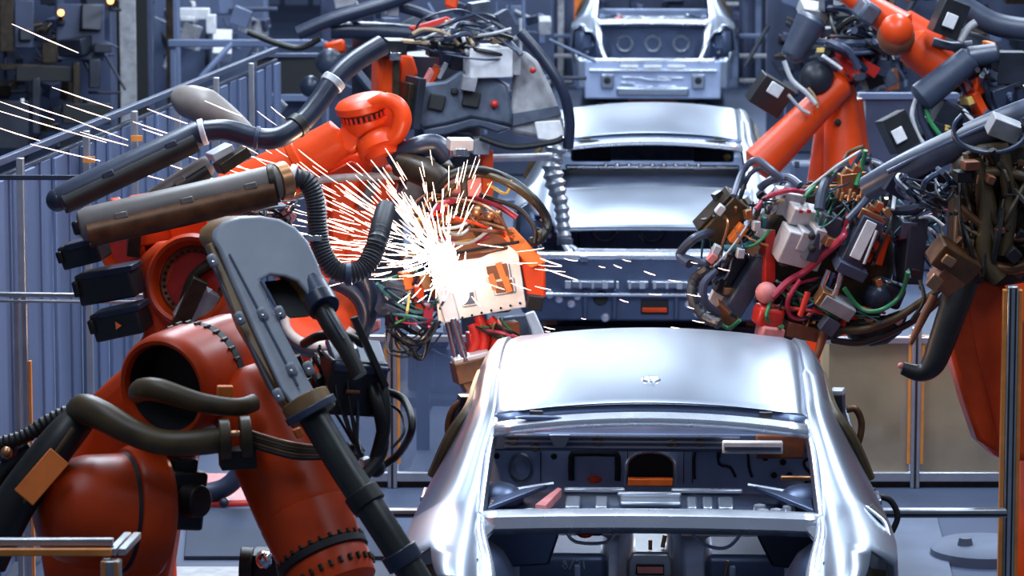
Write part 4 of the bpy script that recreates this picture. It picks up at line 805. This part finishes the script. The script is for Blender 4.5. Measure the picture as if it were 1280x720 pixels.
sp = obj('spark_shower', mbS, glow); tag(sp, 'thin glowing spark streaks flying from the weld gun to the upper left', 'sparks', None, 'stuff')
sp2 = obj('spark_burst', mbC, core); tag(sp2, 'dense white hot burst of sparks at the weld gun tip', 'sparks', None, 'stuff')
mbE = MB(); streak(mbE, 15, 30, 98, 66, -.3, -.3, .7); streak(mbE, 88, 148, 160, 175, -.3, -.3, .5)
for i in range(18):
    x, y = rs.uniform(670, 900), rs.uniform(320, 425); l = rs.uniform(6, 18); streak(mbE if i % 4 == 0 else mbE, x, y, x + l, y + l * rs.uniform(.05, .35), .1, .1, rs.uniform(.4, .7))
for L in [(675, 245 + 78, 702, 332), (681, 336, 722, 350), (767, 331, 777, 335), (805, 339, 819, 344)]: streak(mbE, *L, .1, .1, .8)
tag(obj('falling_spark', mbE, glow), 'small glowing spark dashes in front of the middle car body', 'sparks', None, 'stuff')
mbm = MB(); mbm.ball(P(556, 318, DS + .05), (.05, .03, .05)); mbm.ball(P(566, 345, DS + .06), (.035, .03, .075)); mbm.ball(P(578, 366, DS + .08), (.03, .02, .05))
tag(obj('weld_pool', mbm, core), 'blinding white glowing weld spot in the middle of the spark burst', 'weld spot')
pl = bpy.data.lights.new('weld_light', 'POINT'); pl.energy = 40; pl.color = (1., .62, .38); pl.shadow_soft_size = .12
plo = bpy.data.objects.new('weld_light', pl); C.objects.link(plo); plo.location = P(552, 322, DS - .18)

# ================================================================== gripper robot, upper middle
k = K(21.5); rd = thing('gripper_robot', 'orange robot holding a large dark grey casting gripper, upper middle', 'robot', flo(k.p(560, 200, .8))); k.root = rd
gb = k.slab('gripper_casting', [(508, 114), (530, 104), (556, 100), (575, 88), (612, 92), (634, 106), (640, 138), (640, 158), (610, 152), (588, 148), (560, 156), (528, 162), (518, 150)], .22, 'slate', .02)
for x, y, w_, h_, rt in ((589, 124, 22, 20, -10), (546, 128, 20, 20, -12), (568, 114, 9, 8, 0)): k.blk('casting_hole', x, y, w_, h_, .03, 'dark', rt, 0, 0, -.012, .008, par=gb)
k.blk('pale_clamp', 586, 104, 18, 18, .06, 'palegrey', -10, 10, 10, -.05, par=gb); k.ball('red_button', 618, 130, 5, 'red', -.02, par=gb); k.ball('red_button', 666, 88, 4, 'red', -.03, par=gb)
k.slab('casting_edge', [(528, 162), (560, 156), (590, 148), (612, 152), (640, 160), (622, 166), (600, 158), (585, 160), (560, 168), (530, 172)], .14, 'tubeblue', .01, d=-.02)
k.slab('pale_horn', [(640, 70), (655, 62), (672, 76), (690, 112), (704, 150), (706, 168), (692, 178), (668, 172), (640, 166), (628, 150), (640, 120)], .20, 'palegrey', .025, d=.06); k.slab('horn_band', [(640, 142), (698, 132), (702, 144), (640, 158)], .03, 'slate', .004, d=.035); k.slab('horn_foot', [(668, 152), (700, 150), (706, 168), (698, 178), (672, 174)], .05, 'white', .008, d=.02)
k.hose('horn_hose', [(650, 40, -.05), (676, 70, -.05), (702, 110, -.05), (712, 150, 0), (710, 185, .05)], 7, 'hose', 10); k.hose('black_seal', [(600, 172, 0), (640, 184, 0), (690, 178, 0), (704, 172, 0)], 4, 'dark', 8)
wb_ = k.blk('white_box', 608, 76, 56, 38, .25, 'white', 2, 14, 10, .05, .008); k.blk('box_hinge', 644, 78, 10, 30, .1, 'palegrey', 0, 14, 10, .02, par=wb_); k.blk('wood_block', 622, 50, 18, 8, .08, 'beige', 10, 14, 10, 0); k.blk('pale_post', 594, 46, 10, 22, .06, 'palegrey', 0, 10, 5, .1)
k.blk('casting_flange', 516, 128, 10, 64, .26, 'machine', -6, 20, 5, .02); k.blk('casting_flange', 506, 132, 10, 58, .22, 'darkbrown', -6, 20, 5, .04)
k.blk('orange_upper', 482, 96, 30, 60, .2, 'orange', 0, 15, 8, .25, .03); k.slab('orange_link', [(500, 66), (516, 70), (522, 90), (512, 112), (498, 108)], .12, 'orange', .015, d=.2); k.blk('dark_pole', 495, 98, 8, 72, .06, 'darkbrown', 0, 10, 5, -.02)
pc = k.blk('pole_clamp', 494, 58, 26, 18, .1, 'blackp', 0, 20, 15, -.04); k.blk('clamp_chrome', 494, 70, 14, 10, .04, 'chrome', 0, 10, 10, -.1, par=pc); k.blk('wood_arm', 518, 52, 34, 4, .04, 'beige', -4, 5, 20, -.06)
k.slab('red_arm', [(510, 34), (560, 20), (568, 30), (520, 42)], .12, 'red', .01, d=.4); k.slab('red_arm', [(560, -10), (575, -10), (570, 12), (555, 6)], .12, 'orange', .01, d=.4)
for x, y, w_, h_, m_, rt in ((540, 96, 6, 30, 'orange', -25), (535, 98, 6, 24, 'pink', -25), (552, 86, 6, 22, 'aluw', -25), (560, 66, 30, 26, 'hose', 10), (572, 78, 20, 18, 'machine', -10), (545, 62, 22, 16, 'blackp', 0), (600, 14, 26, 24, 'slate', 10), (632, 30, 18, 34, 'tubeblue', 30), (480, 60, 24, 18, 'hose_l', 0), (560, 175, 60, 16, 'hose_l', 0), (600, 182, 20, 20, 'palegrey', 0), (548, 176, 18, 22, 'red', 0)): k.blk('fixture', x, y, w_, h_, .1, m_, rt, 15, 12, .1)
k.cables(22, [(520, 50), (560, 40), (545, 60)], [(640, 40), (620, 30), (590, 60), (645, 66)], ['hose', 'black', 'whitew', 'hose_l', 'beige'], (1.4, 3.2), (-22, 8), .15)
obj('pedestal', MB().lathe(flo(k.p(560, 200, .8)), (0, 0, 1), [(0, 0), (0, .4), (.06, .4), (.07, .25), (1.7, .2), (1.75, .3), (2.1, .28), (2.12, 0)], 32), 'machine', rd)
k.blk('red_upright', 608, 218, 14, 60, .1, 'orange', 0, 10, 0, .2)
k.hose('silver_rail', [(598, 198, .3), (650, 197, .3), (690, 196, .3)], 5, 'aluw', 10)
# silver corrugated hose left of the middle car
k = K(22.4, rd)
k.hose('silver_hose', [(690, 160), (696, 178), (690, 205), (694, 230), (701, 255), (704, 285), (706, 300)], [12, 14, 12, 12, 9, 8, 8], 'alu', 16, (.05, .16)); k.collar('silver_hose_end', (706, 298), (706, 306), 10, 'slate')

# ================================================================== upper left robots
k = K(25.5); re = thing('robot_arm', 'orange robot with dark blue hoses, upper left of the gripper', 'robot', flo(k.p(470, 150, .4))); k.root = re
for L, r, m_ in (([(372, 42, -.1), (410, 26, -.1), (450, 14, -.1), (490, 2, -.1), (520, -10, -.1)], 9, 'hose'), ([(414, 38, 0), (450, 38, 0), (490, 40, 0), (530, 44, 0)], 11, 'hose'), ([(490, 6, 0), (520, 14, 0), (545, 24, 0)], 7, 'hose'), ([(310, 40, 0), (345, 54, 0), (375, 60, 0), (400, 48, 0)], 4, 'black'), ([(352, 140, .2), (330, 122, .2), (318, 132, .2)], 12, 'hose'), ([(316, 130, .1), (340, 150, .1), (370, 168, .1)], 10, 'tubeblue')): k.hose('dress_hose', L, r, m_, 12)
k.ball('grey_dome', 412, 78, 18, 'tubeblue', .1); k.ball('dark_dome', 388, 108, 14, 'hose', .05); k.slab('orange_link', [(404, 54), (430, 48), (432, 66), (408, 68)], .2, 'orange', .02, d=.2)
k.slab('orange_arm', [(468, 70), (500, 66), (506, 112), (470, 108)], .25, 'orange', .03, d=.3); k.blk('grey_strut', 455, 100, 8, 60, .1, 'slate', 40, 10, 5, 0)
ks = K(18.6, rc); obj('grey_shell', MB().tube(ks.pts([(222, 118, .1), (235, 126, .05), (258, 134, 0), (285, 150, 0), (310, 168, .0)]), [.045, .085, .092, .07, .045], 20), 'tubegrey', rc)
obj('pedestal', MB().lathe(flo(k.p(470, 150, .4)), (0, 0, 1), [(0, 0), (0, .3), (.06, .3), (.07, .2), (2.0, .16), (2.05, 0)], 32), 'machine', re)
k.blk('hose_bracket', 490, 8, 14, 22, .1, 'aluw'); k.blk('hose_bracket', 444, 20, 10, 10, .1, 'palegrey')
obj('upper_arm', MB().tube([k.p(470, 150, .4), k.p(470, 100, .4), k.p(490, 60, .35), k.p(540, 30, .3)], [.16, .14, .12, .1], 16), 'machine', re)

# ================================================================== right weld gun
k = K(16.8); g2 = thing('weld_gun', 'spot weld gun tangled in coloured cables above the right of the car roof', 'weld gun', k.p(1010, 440)); k.root = g2
k.slab('gun_frame', [(950, 290), (985, 240), (1060, 225), (1110, 250), (1120, 330), (1100, 400), (1040, 425), (975, 428), (945, 380)], .18, 'darkbrown', .03, d=.12)
M['vwhite'] = mat('off_white_plastic', (.55, .51, .52), .42)
vb = k.blk('valve_block', 1000, 308, 58, 44, .12, 'vwhite', -14, 22, 22, -.06, .008)
for i in range(3): k.blk('valve', 985 + i * 17, 300 - i * 3, 15, 26, .10, 'vwhite', -14, 22, 22, -.10, .005, par=vb)
k.blk('valve_port_plate', 1014, 305, 22, 38, .10, 'slate', -14, 40, 15, -.09, .005); 
for dy in (-8, 8): k.ball('port', 1015, 303 + dy, 5, 'dark', -.15)
k.blk('valve', 1004, 268, 44, 22, .12, 'vwhite', -12, 22, 22, -.04, .006); k.blk('valve', 985, 252, 34, 30, .1, 'vwhite', -8, 20, 20, 0, .006)
for x in (1001, 1011): k.blk('red_led', x, 264, 5, 4, .01, 'red', -12, 22, 22, -.12, 0)
k.blk('dark_side_box', 1030, 285, 26, 40, .14, 'slate', -14, 22, 15, -.02)
cyl = k.blk('cylinder_body', 1075, 300, 30, 64, .10, 'tubeblue', -24, 15, 10, -.10, .006); k.blk('cylinder_face', 1079, 300, 14, 50, .02, 'white', -24, 10, 5, -.16, .003, par=cyl); k.hose('cylinder_rib', [(1080, 330, -.17), (1096, 288, -.17)], 2, 'aluw', 8, par=cyl)
k.blk('cylinder_foot', 1062, 334, 40, 14, .12, 'hose_l', -24, 15, 20, -.1); k.blk('cylinder_cap', 1088, 268, 36, 14, .1, 'brass', -24, 15, 20, -.1)
k.hose('piston_rod', [(1052, 340, -.1), (1046, 362, -.1), (1036, 388, -.08)], 4, 'chrome', 12); k.hose('piston_rod', [(1036, 338, -.08), (1026, 362, -.08)], 4, 'chrome', 12)
k.blk('red_plate', 1096, 310, 22, 40, .05, 'orange', -14, 20, 5, -.02); k.blk('red_plate', 960, 320, 14, 66, .06, 'red', 2, 20, 5, -.02); k.ball('red_dome', 958, 366, 14, 'pink', -.1); k.blk('red_cylinder', 960, 395, 34, 26, .12, 'red', -10, 15, 10, -.06, .02); k.blk('red_base', 962, 416, 30, 20, .12, 'pink', -8, 15, 10, -.06, .012)
k.hose('red_tube', [(1010, 365, -.12), (1000, 395, -.12)], 4, 'red', 10); k.blk('red_bracket', 1000, 412, 44, 18, .12, 'rust', -12, 15, 10, 0)
k.blk('steel_clamp', 1046, 380, 44, 18, .10, 'palegrey', -28, 15, 25, -.1); k.blk('copper_clamp', 1030, 372, 18, 20, .08, 'brass', -28, 15, 20, -.12); k.blk('grey_knuckle', 1036, 406, 20, 20, .06, 'slate', -30, 20, 15, -.1); k.hose('electrode', [(1030, 415, -.05), (1024, 436, -.05), (1018, 452, -.05)], [7, 5, 4], 'rust', 10); k.hose('electrode', [(1056, 390, -.05), (1052, 415, -.05)], 4, 'orange', 8)
k.blk('cover_box', 905, 272, 34, 62, .12, 'olive', -38, 25, 12, -.02, .006); k.blk('cover_edge', 892, 262, 8, 62, .1, 'darkbrown', -38, 25, 12, -.04)
k.blk('orange_valve', 922, 292, 12, 26, .06, 'orange_l', -35, 15, 10, -.08); k.blk('orange_valve', 938, 308, 18, 16, .06, 'brass', -35, 15, 10, -.05); k.blk('steel_arm', 930, 360, 26, 90, .1, 'slate', -28, 20, 8, .04, .012); k.blk('steel_arm', 912, 340, 18, 60, .08, 'machine', -28, 20, 8, .06, .012); k.blk('rust_pad', 905, 394, 36, 18, .08, 'rust', -40, 15, 15, -.02); k.blk('pale_web', 900, 370, 24, 26, .04, 'vwhite', -20, 10, 10, .1)
k.blk('black_box', 1138, 312, 26, 84, .14, 'machine', -3, 18, 6, -.02, .008); k.blk('black_box_top', 1130, 283, 20, 22, .12, 'slate', -3, 18, 20, -.05)
k.slab('black_bag', [(1048, 405), (1080, 396), (1110, 394), (1140, 382), (1128, 416), (1110, 430), (1090, 433), (1064, 424)], .14, 'black', .03, d=-.02); k.hose('bag_rim', [(1044, 412, -.06), (1080, 412, -.08), (1120, 398, -.08), (1150, 378, -.06), (1190, 350, 0)], 5, 'olive', 10); k.ball('blue_motor', 1096, 372, 18, 'hose', -.02); k.blk('blue_motor_body', 1110, 366, 34, 30, .14, 'hose', -20, 15, 10, .05, .02)
mn = k.blk('manifold', 1065, 228, 34, 26, .06, 'brass', 8, 15, 15, -.1, .005)
for i in range(8): k.collar('copper_fitting', (1048 + i * 5, 236 + (i % 3) * 4, -.13), (1046 + i * 5, 248 + (i % 2) * 4, -.13), 3.2, 'brass', n=8)
for x, y in ((1088, 262), (1098, 258), (1108, 266), (1092, 276), (1070, 212), (1058, 216), (1030, 298), (1036, 302), (900, 262), (935, 268), (945, 282), (925, 316), (890, 322), (895, 312)): k.blk('copper_fitting', x, y, 9, 12, .04, 'brass' if x > 1020 else random.choice(['brass', 'aluw', 'pink']), random.uniform(-40, 40), 15, 15, -.12, .003)
for L, r, m_ in (([(1062, 268), (1058, 285), (1052, 298), (1030, 318), (1005, 340), (985, 352), (965, 372)], 5.5, 'magenta'), ([(1028, 300), (1045, 300), (1056, 292)], 5, 'brass'), ([(1058, 240), (1066, 210), (1078, 190)], 4, 'hose_l'), ([(1070, 232), (1078, 205), (1082, 188)], 3.5, 'green'), ([(1024, 262), (1030, 232), (1046, 212), (1062, 206)], 8, 'tubeblue'), ([(1060, 275), (1082, 250), (1090, 225), (1080, 205)], 6, 'hose_l'), ([(1080, 200), (1100, 205), (1112, 225), (1114, 250), (1104, 275)], 4.5, 'hose_l'), ([(1090, 202), (1106, 210), (1118, 232), (1116, 262)], 3, 'whitew'), ([(1005, 240), (1030, 220), (1050, 205), (1080, 186)], 2.2, 'whitew'), ([(1006, 246), (1025, 226), (1042, 214)], 3, 'green'), ([(1055, 200), (1062, 190), (1080, 183)], 3, 'olive'), ([(917, 245), (928, 215), (945, 200), (964, 212), (978, 225)], 5, 'hose_l'), ([(925, 248), (936, 220), (952, 210), (970, 222)], 3.5, 'tubeblue'), ([(950, 235), (965, 225), (985, 222), (1000, 232)], 6, 'hose_l'), ([(945, 262), (960, 246), (985, 238), (1004, 240)], 4, 'magenta'), ([(948, 275), (962, 258), (980, 250)], 3, 'beige'), ([(905, 310), (930, 308), (950, 290), (956, 270)], 5, 'teal'), ([(920, 312), (945, 305), (962, 288)], 2.5, 'green'), ([(862, 330), (850, 318), (868, 298), (890, 290)], 7, 'tubeblue'), ([(855, 322), (880, 330), (895, 335)], 6, 'hose_l'), ([(885, 335), (868, 350), (866, 375), (880, 395), (900, 405)], 8, 'corr'), ([(895, 338), (880, 355), (882, 378), (900, 392)], 6, 'hose_l'), ([(925, 400), (912, 410), (900, 405)], 3, 'green'), ([(1055, 360), (1075, 385), (1100, 388), (1125, 370), (1135, 340)], 3.5, 'green'), ([(1000, 350), (985, 375), (988, 395), (1005, 398), (1020, 385)], 3.5, 'magenta'), ([(966, 372), (958, 395), (968, 410), (978, 408)], 3, 'green'), ([(1130, 240), (1155, 238), (1175, 255), (1188, 285)], 3.5, 'hose_l'), ([(1125, 235), (1150, 245), (1170, 270), (1180, 300)], 2.5, 'black'), ([(1135, 280), (1160, 270), (1180, 282)], 2, 'whitew'), ([(1150, 350), (1155, 375), (1140, 400)], 3, 'black'), ([(1040, 425), (1080, 428), (1130, 408), (1170, 380), (1195, 350)], 5, 'black'), ([(1110, 262), (1140, 262), (1165, 248), (1192, 242)], 8, 'hose')):
    k.hose('cable', [(x, y, random.uniform(-.16, -.04)) for x, y in L], r * .85, m_, 9, (.03, .10) if m_ == 'corr' else None)
pal = ['hose_l', 'black', 'hose', 'whitew', 'green', 'teal', 'magenta', 'tubeblue', 'bluew', 'black', 'brass']
k.cables(34, [(1060, 230), (1080, 200), (1030, 240), (1100, 240)], [(1020, 280), (1060, 300), (1110, 280), (1090, 330), (1000, 250)], pal, (1, 2.6), (-22, 22), .16)
k.cables(30, [(900, 270), (925, 260), (950, 250)], [(885, 330), (930, 320), (960, 300), (900, 350), (980, 240)], pal, (1, 2.4), (-16, 20), .14)
k.cables(26, [(980, 360), (1000, 380), (960, 380)], [(1060, 390), (1100, 400), (1040, 350), (1010, 410)], pal + ['red', 'magenta'], (1, 2.6), (-12, 24), .12)
k.cables(26, [(1130, 250), (1140, 280), (1120, 300)], [(1190, 270), (1180, 310), (1170, 250), (1160, 330), (1130, 350)], pal, (1, 2.2), (-20, 20), .12)
for i in range(40):
    x = random.choice([random.uniform(880, 960), random.uniform(960, 1120), random.uniform(1120, 1185)]); y = random.uniform(235, 405)
    if abs(x - 1020) > 140 and y > 370: continue
    k.blk('fitting', x, y, random.uniform(5, 13), random.uniform(5, 13), .05, random.choice(['brass', 'aluw', 'slate', 'blackp', 'rust', 'machine', 'vwhite']), random.uniform(-45, 45), 15, 15, random.uniform(-.1, .05), .003)

# ================================================================== right robot holding that gun
k = K(15.6); rf = thing('robot_arm', 'dark oily robot head with an orange arm at the right edge', 'robot', flo(k.p(1335, 480, .4))); k.root = rf
k.slab('arm', [(1192, 345), (1215, 335), (1254, 350), (1290, 420), (1345, 520), (1345, 580), (1250, 575), (1222, 548), (1206, 500), (1188, 430)], .26, 'orange', .035, d=.10, seg=3); k.slab('arm_flank', [(1186, 350), (1205, 345), (1222, 440), (1252, 570), (1222, 550), (1204, 500), (1184, 425)], .20, 'orange_d', .02, d=.06)
hd = k.slab('head_casting', [(1196, 200), (1225, 180), (1300, 170), (1310, 350), (1250, 358), (1210, 340), (1192, 300)], .3, 'darkbrown', .04, d=.02)
k.blk('brown_clamp', 1192, 325, 60, 32, .12, 'brown', -30, 20, 20, -.12, .008); k.blk('clamp_plate', 1182, 350, 36, 26, .10, 'rust', -35, 20, 15, -.10); k.blk('copper_face', 1186, 326, 16, 12, .02, 'brass', -30, 20, 20, -.22); k.blk('copper_face', 1168, 353, 16, 18, .02, 'brass', -35, 15, 10, -.2)
k.hose('black_horn', [(1206, 345, -.06), (1190, 390, -.08), (1178, 425, -.08), (1166, 455, -.08), (1150, 466, -.08), (1128, 460, -.08)], [20, 18, 17, 15, 11, 8], 'black', 16); k.ball('horn_tip', 1126, 457, 4, 'pink', -.1); k.hose('brown_rod', [(1168, 370, -.06), (1150, 405, -.06), (1138, 430, -.06)], [6, 5, 3], 'rust', 10)
for L, r in (([(1215, 200), (1235, 260), (1230, 320), (1250, 350)], 12), ([(1250, 180), (1262, 250), (1255, 320)], 10), ([(1200, 300), (1230, 330), (1270, 335), (1300, 320)], 8), ([(1205, 220), (1250, 215), (1290, 225)], 7), ([(1200, 260), (1240, 290), (1290, 300)], 6)): k.hose('oily_hose', [(x, y, -.08) for x, y in L], r, random.choice(['olive', 'brown', 'darkbrown']), 12)
k.cables(46, [(1205, 210), (1240, 190), (1280, 200), (1210, 280)], [(1270, 330), (1230, 345), (1290, 260), (1250, 300)], ['olive', 'darkbrown', 'darkbrown', 'black', 'brown', 'black', 'black'], (1.4, 5), (-30, 30), .14)
for i in range(34): k.blk('fitting', random.uniform(1200, 1285), random.uniform(190, 345), random.uniform(6, 20), random.uniform(6, 18), .06, random.choice(['brown', 'darkbrown', 'olive', 'black', 'black', 'rust', 'brass']), random.uniform(-45, 45), 15, 15, random.uniform(-.14, .0))
obj('wrist_tube', MB().tube([k.p(1085, 235, .5), k.p(1135, 208, .35), k.p(1205, 176, .2), k.p(1262, 152, .1), k.p(1300, 138, .1)], [.055, .062, .068, .07, .07], 18), 'tubeblue', rf); k.hose('tube_groove', [(1110, 215, .32), (1150, 195, .25), (1200, 172, .14), (1250, 150, .02)], 3, 'hose_l', 8); k.blk('tube_bracket', 1120, 230, 30, 26, .12, 'hose', -28, 15, 10, .4)
k.cables(14, [(1130, 225), (1170, 215)], [(1195, 235), (1180, 260), (1150, 255)], ['black', 'hose', 'hose_l', 'slate'], (1.5, 4), (-10, 25), .2)
k.blk('dark_module', 1165, 228, 60, 40, .16, 'machine', -26, 15, 10, .45, .01)
for i in range(4): k.hose('coil', [(1238 + 46 * math.cos(R_(a)) , 168 + (20 + i * 3) * math.sin(R_(a)) - i * 2, -.05 - .02 * i) for a in range(-30, 225, 25)], 3, ['black', 'hose', 'black', 'hose_l'][i], 8)
k.blk('steel_plate', 1255, 160, 40, 24, .08, 'palegrey', -20, 15, 25, -.02)
obj('pedestal', MB().lathe(flo(k.p(1335, 480, .4)), (0, 0, 1), [(0, 0), (0, .4), (.06, .4), (.07, .3), (.65, .26), (.7, .22), (1.2, .2), (1.2, 0)], 36), 'orange', rf)
# nozzle boxes beside the nearest car's right side
k = K(15.2); r = thing('side_clamp', 'black clamp with brown hose behind the right side of the nearest car', 'clamp', flo(k.p(1056, 560))); k.root = r
k.blk('black_box', 1048, 508, 14, 34, .08, 'blackp', 0, -15, 8); k.blk('pale_cap', 1047, 490, 16, 8, .07, 'aluw', 0, -15, 10); k.hose('brown_hose', [(1058, 512), (1070, 512), (1077, 530), (1072, 556), (1060, 575)], 4.5, 'brown', 10); k.blk('black_box', 1086, 622, 16, 22, .08, 'black', 0, -10, 8); k.hose('black_hose', [(1092, 620), (1112, 625), (1122, 645), (1115, 665)], 4, 'black', 10); mbp = vbox(k, 1082, 1090, 650, 2000, .06, 1.2); obj('stand', mbp, 'machine', r)
obj('stand_arm', MB().beam(k.p(1050, 512, .05), k.p(1086, 655, 1.2), .03, .03), 'machine', r)
r = thing('side_clamp', 'black hose clamp behind the left side of the nearest car', 'clamp', flo(k.p(565, 560))); k.root = r
k.hose('brown_hose', [(580, 500), (566, 512), (560, 535), (566, 560), (575, 575)], 4.5, 'brown', 10); k.hose('black_hose', [(585, 500), (572, 515), (567, 545)], 4, 'hose', 10); k.blk('black_box', 582, 500, 18, 12, .06, 'blackp'); mbp = vbox(k, 546, 552, 650, 2000, .05, 1.2); obj('stand', mbp, 'machine', r)
obj('stand_arm', MB().beam(k.p(582, 502, .05), k.p(549, 655, 1.2), .02, .02), 'machine', r)
k = K(18.4); r = thing('pedestal_foot', 'white rounded pedestal foot on the floor by the right fence post', 'pedestal', flo(k.p(1232, 672))); b_ = flo(P(1230, 690, 17.95))
obj('foot', MB().lathe(b_, (0, 0, 1), [(0, 0), (0, .26), (.05, .26), (.08, .22), (.09, .1), (.09, 0)], 32), 'floorlight', r); obj('foot_bolt', MB().lathe(b_ + Vector((-.1, -.1, .08)), (0, 0, 1), [(0, .04), (.04, .03), (.04, 0)], 12), 'slate', r)

# ================================================================== upper right robots
k = K(23.5); rg = thing('robot_arm', 'orange robot with legs spread like a letter A, right of the middle car', 'robot', flo(k.p(1050, 220, .3))); k.root = rg
def limb(k, nm, a, b, r0, r1, m_): p0, p1 = k.p(*a), k.p(*b); d = p1 - p0; L = d.length; return obj(nm, MB().lathe(p0, d, [(-r0 * k.m * .4, 0), (-r0 * k.m * .3, r0 * k.m * .7), (0, r0 * k.m), (L, r1 * k.m), (L + r1 * k.m * .3, r1 * k.m * .7), (L + r1 * k.m * .4, 0)], 28), m_, k.root)
limb(k, 'forearm', (1052, 104, -.1), (950, 206, -.1), 17, 25, 'orange'); l2 = limb(k, 'upper_arm', (1050, 108, .1), (1056, 215, .1), 19, 27, 'orange'); k.ball('arm_hole', 1047, 153, 4.5, 'dark', -.02, par=l2)
k.ball('motor_dome', 1021, 98, 22, 'machine', -.15); k.blk('red_link', 1050, 72, 14, 60, .1, 'red', 38, 15, 5, -.1); k.blk('orange_joint', 1058, 92, 26, 20, .12, 'orange', 20, 15, 10, -.05, .02); k.blk('red_link', 1085, 84, 24, 14, .1, 'red', -30, 15, 10, 0)
t_ = limb(k, 'grey_cover', (1014, 26, -.1), (990, 70, -.1), 20, 15, 'tubeblue'); k.blk('pale_cap', 1016, 14, 34, 16, .15, 'palegrey', -10, 15, 30, 0)
k.blk('black_box', 962, 118, 44, 40, .15, 'blackp', -30, 15, 10, .1); k.blk('pale_label', 969, 112, 17, 15, .02, 'white', -30, 10, 10, -.2); k.blk('yellow_mark', 1026, 63, 10, 6, .03, 'yellow', 0, 0, 0, -.2)
for L, r, m_ in (([(980, 76), (990, 100), (1008, 116), (1020, 130)], 3, 'whitew'), ([(985, 118), (1000, 135), (1012, 142)], 2.2, 'palegrey'), ([(1010, 110), (1018, 120), (1022, 135)], 1.8, 'beige')): k.hose('cable', [(x, y, -.25) for x, y in L], r, m_, 8)
k.cables(26, [(1040, 20), (1060, 40), (1030, 60)], [(1100, 60), (1080, 90), (1090, 30), (1110, 80)], ['hose', 'black', 'hose_l', 'machine', 'slate'], (2, 5), (-20, 25), .3)
for i in range(22): k.blk('fixture', random.uniform(1030, 1110), random.uniform(5, 105), random.uniform(8, 24), random.uniform(8, 22), .12, random.choice(['machine', 'hose', 'slate', 'blackp', 'black', 'tubeblue']), random.uniform(-40, 40), 15, 12, random.uniform(-.1, .4))
for i in range(3): k.blk('pale_pin', 1034 + i * 6, 74 + i * 4, 4, 16, .03, 'white', 55, 10, 5, -.25)
obj('pedestal', MB().lathe(flo(k.p(1050, 220, .3)), (0, 0, 1), [(0, 0), (0, .4), (.06, .4), (.07, .28), (.8, .26), (1.7, .14), (1.7, 0)], 32), 'orange', rg)
k = K(21.0); rh = thing('robot_arm', 'orange robot reaching down from the upper right corner with a slate dress tube', 'robot', flo(k.p(1250, 180, .6))); k.root = rh
limb(k, 'upper_arm', (1060, -8, .3), (1128, 36, .2), 14, 22, 'orange'); k.ball('joint_ball', 1120, 46, 24, 'rust', -.05); k.ball('joint_cap', 1121, 38, 21, 'orange', -.10); limb(k, 'forearm', (1128, 32, .25), (1170, 56, .25), 22, 22, 'orange'); limb(k, 'forearm_end', (1140, 56, .1), (1180, 88, .1), 24, 25, 'orange')
k.blk('grey_wrap', 1083, 14, 24, 26, .2, 'slate', -30, 15, 10, .15, .02)
tb = limb(k, 'dress_tube', (1152, 122, -.1), (1212, 74, -.1), 19, 17, 'tubeblue'); limb(k, 'dress_tube_end', (1212, 72, -.1), (1245, 66, -.1), 14, 12, 'tubeblue')
k.hose('dress_hose', [(1145, 124, -.1), (1140, 145, -.1), (1148, 170, -.1), (1160, 186, -.1)], 3, 'whitew', 8); k.hose('dress_hose', [(1150, 126, -.1), (1152, 150, -.1), (1166, 178, -.1)], 5, 'hose', 10); k.hose('dress_hose', [(1156, 126, -.1), (1162, 150, -.1), (1176, 170, -.1)], 3, 'green', 8)
for x, y, rt in ((1186, 22, -20), (1122, 165, 28)):
    b = k.blk('black_box', x, y, 34, 46, .12, 'blackp', rt, 15, 8, -.1); k.blk('pale_label', x + 2, y + 4, 16, 18, .01, 'white', rt, 15, 8, -.18, par=b)
k.hose('blue_pipe', [(1180, -10, .4), (1215, 15, .4), (1250, 32, .4), (1310, 40, .4)], 15, 'tubeblue', 14); k.hose('grey_hose', [(1166, 52, .0), (1190, 58, .0), (1215, 56, .0)], 6, 'slate', 10); k.hose('grey_hose', [(1200, 52, -.1), (1210, 36, -.1), (1220, 28, -.1)], 5, 'palegrey', 10)
for x, y, w_, h_, m_, rt in ((1217, 108, 12, 22, 'orange', 25), (1222, 132, 10, 36, 'orange', 30), (1210, 125, 12, 10, 'yellow', 20), (1240, 100, 30, 24, 'slate', -20), (1256, 120, 40, 26, 'hose', 20), (1190, 150, 50, 36, 'machine', -25), (1205, 145, 5, 18, 'white', 45), (1236, 58, 8, 12, 'orange_l', 0), (1180, 158, 8, 8, 'yellow', 0), (1262, 84, 40, 40, 'machine', 0), (1220, 90, 30, 24, 'machine', 0), (1170, 165, 40, 26, 'machine', -20), (1240, 145, 30, 10, 'hose_l', -25)): k.blk('fixture', x, y, w_, h_, .12, m_, rt, 15, 10, 0)
for i in range(20): k.blk('fixture', random.uniform(1175, 1275), random.uniform(75, 150), random.uniform(8, 26), random.uniform(8, 22), .12, random.choice(['machine', 'hose', 'slate', 'blackp', 'black', 'tubeblue', 'machine']), random.uniform(-40, 40), 15, 12, random.uniform(.1, .4))
k.cables(16, [(1200, 80), (1230, 90)], [(1270, 110), (1250, 140), (1280, 80)], ['hose', 'black', 'hose_l'], (1.5, 4), (-15, 20), .2)
obj('column', MB().tube([k.p(1165, 60, .35), k.p(1230, 90, .5), k.p(1262, 200, .6), flo(k.p(1250, 180, .6)) + Vector((.1, 0, .9))], [.12, .18, .22, .24], 16), 'machine', rh); obj('pedestal', MB().lathe(flo(k.p(1250, 180, .6)), (0, 0, 1), [(0, 0), (0, .42), (.06, .42), (.07, .3), (.95, .26), (.95, 0)], 32), 'orange', rh)
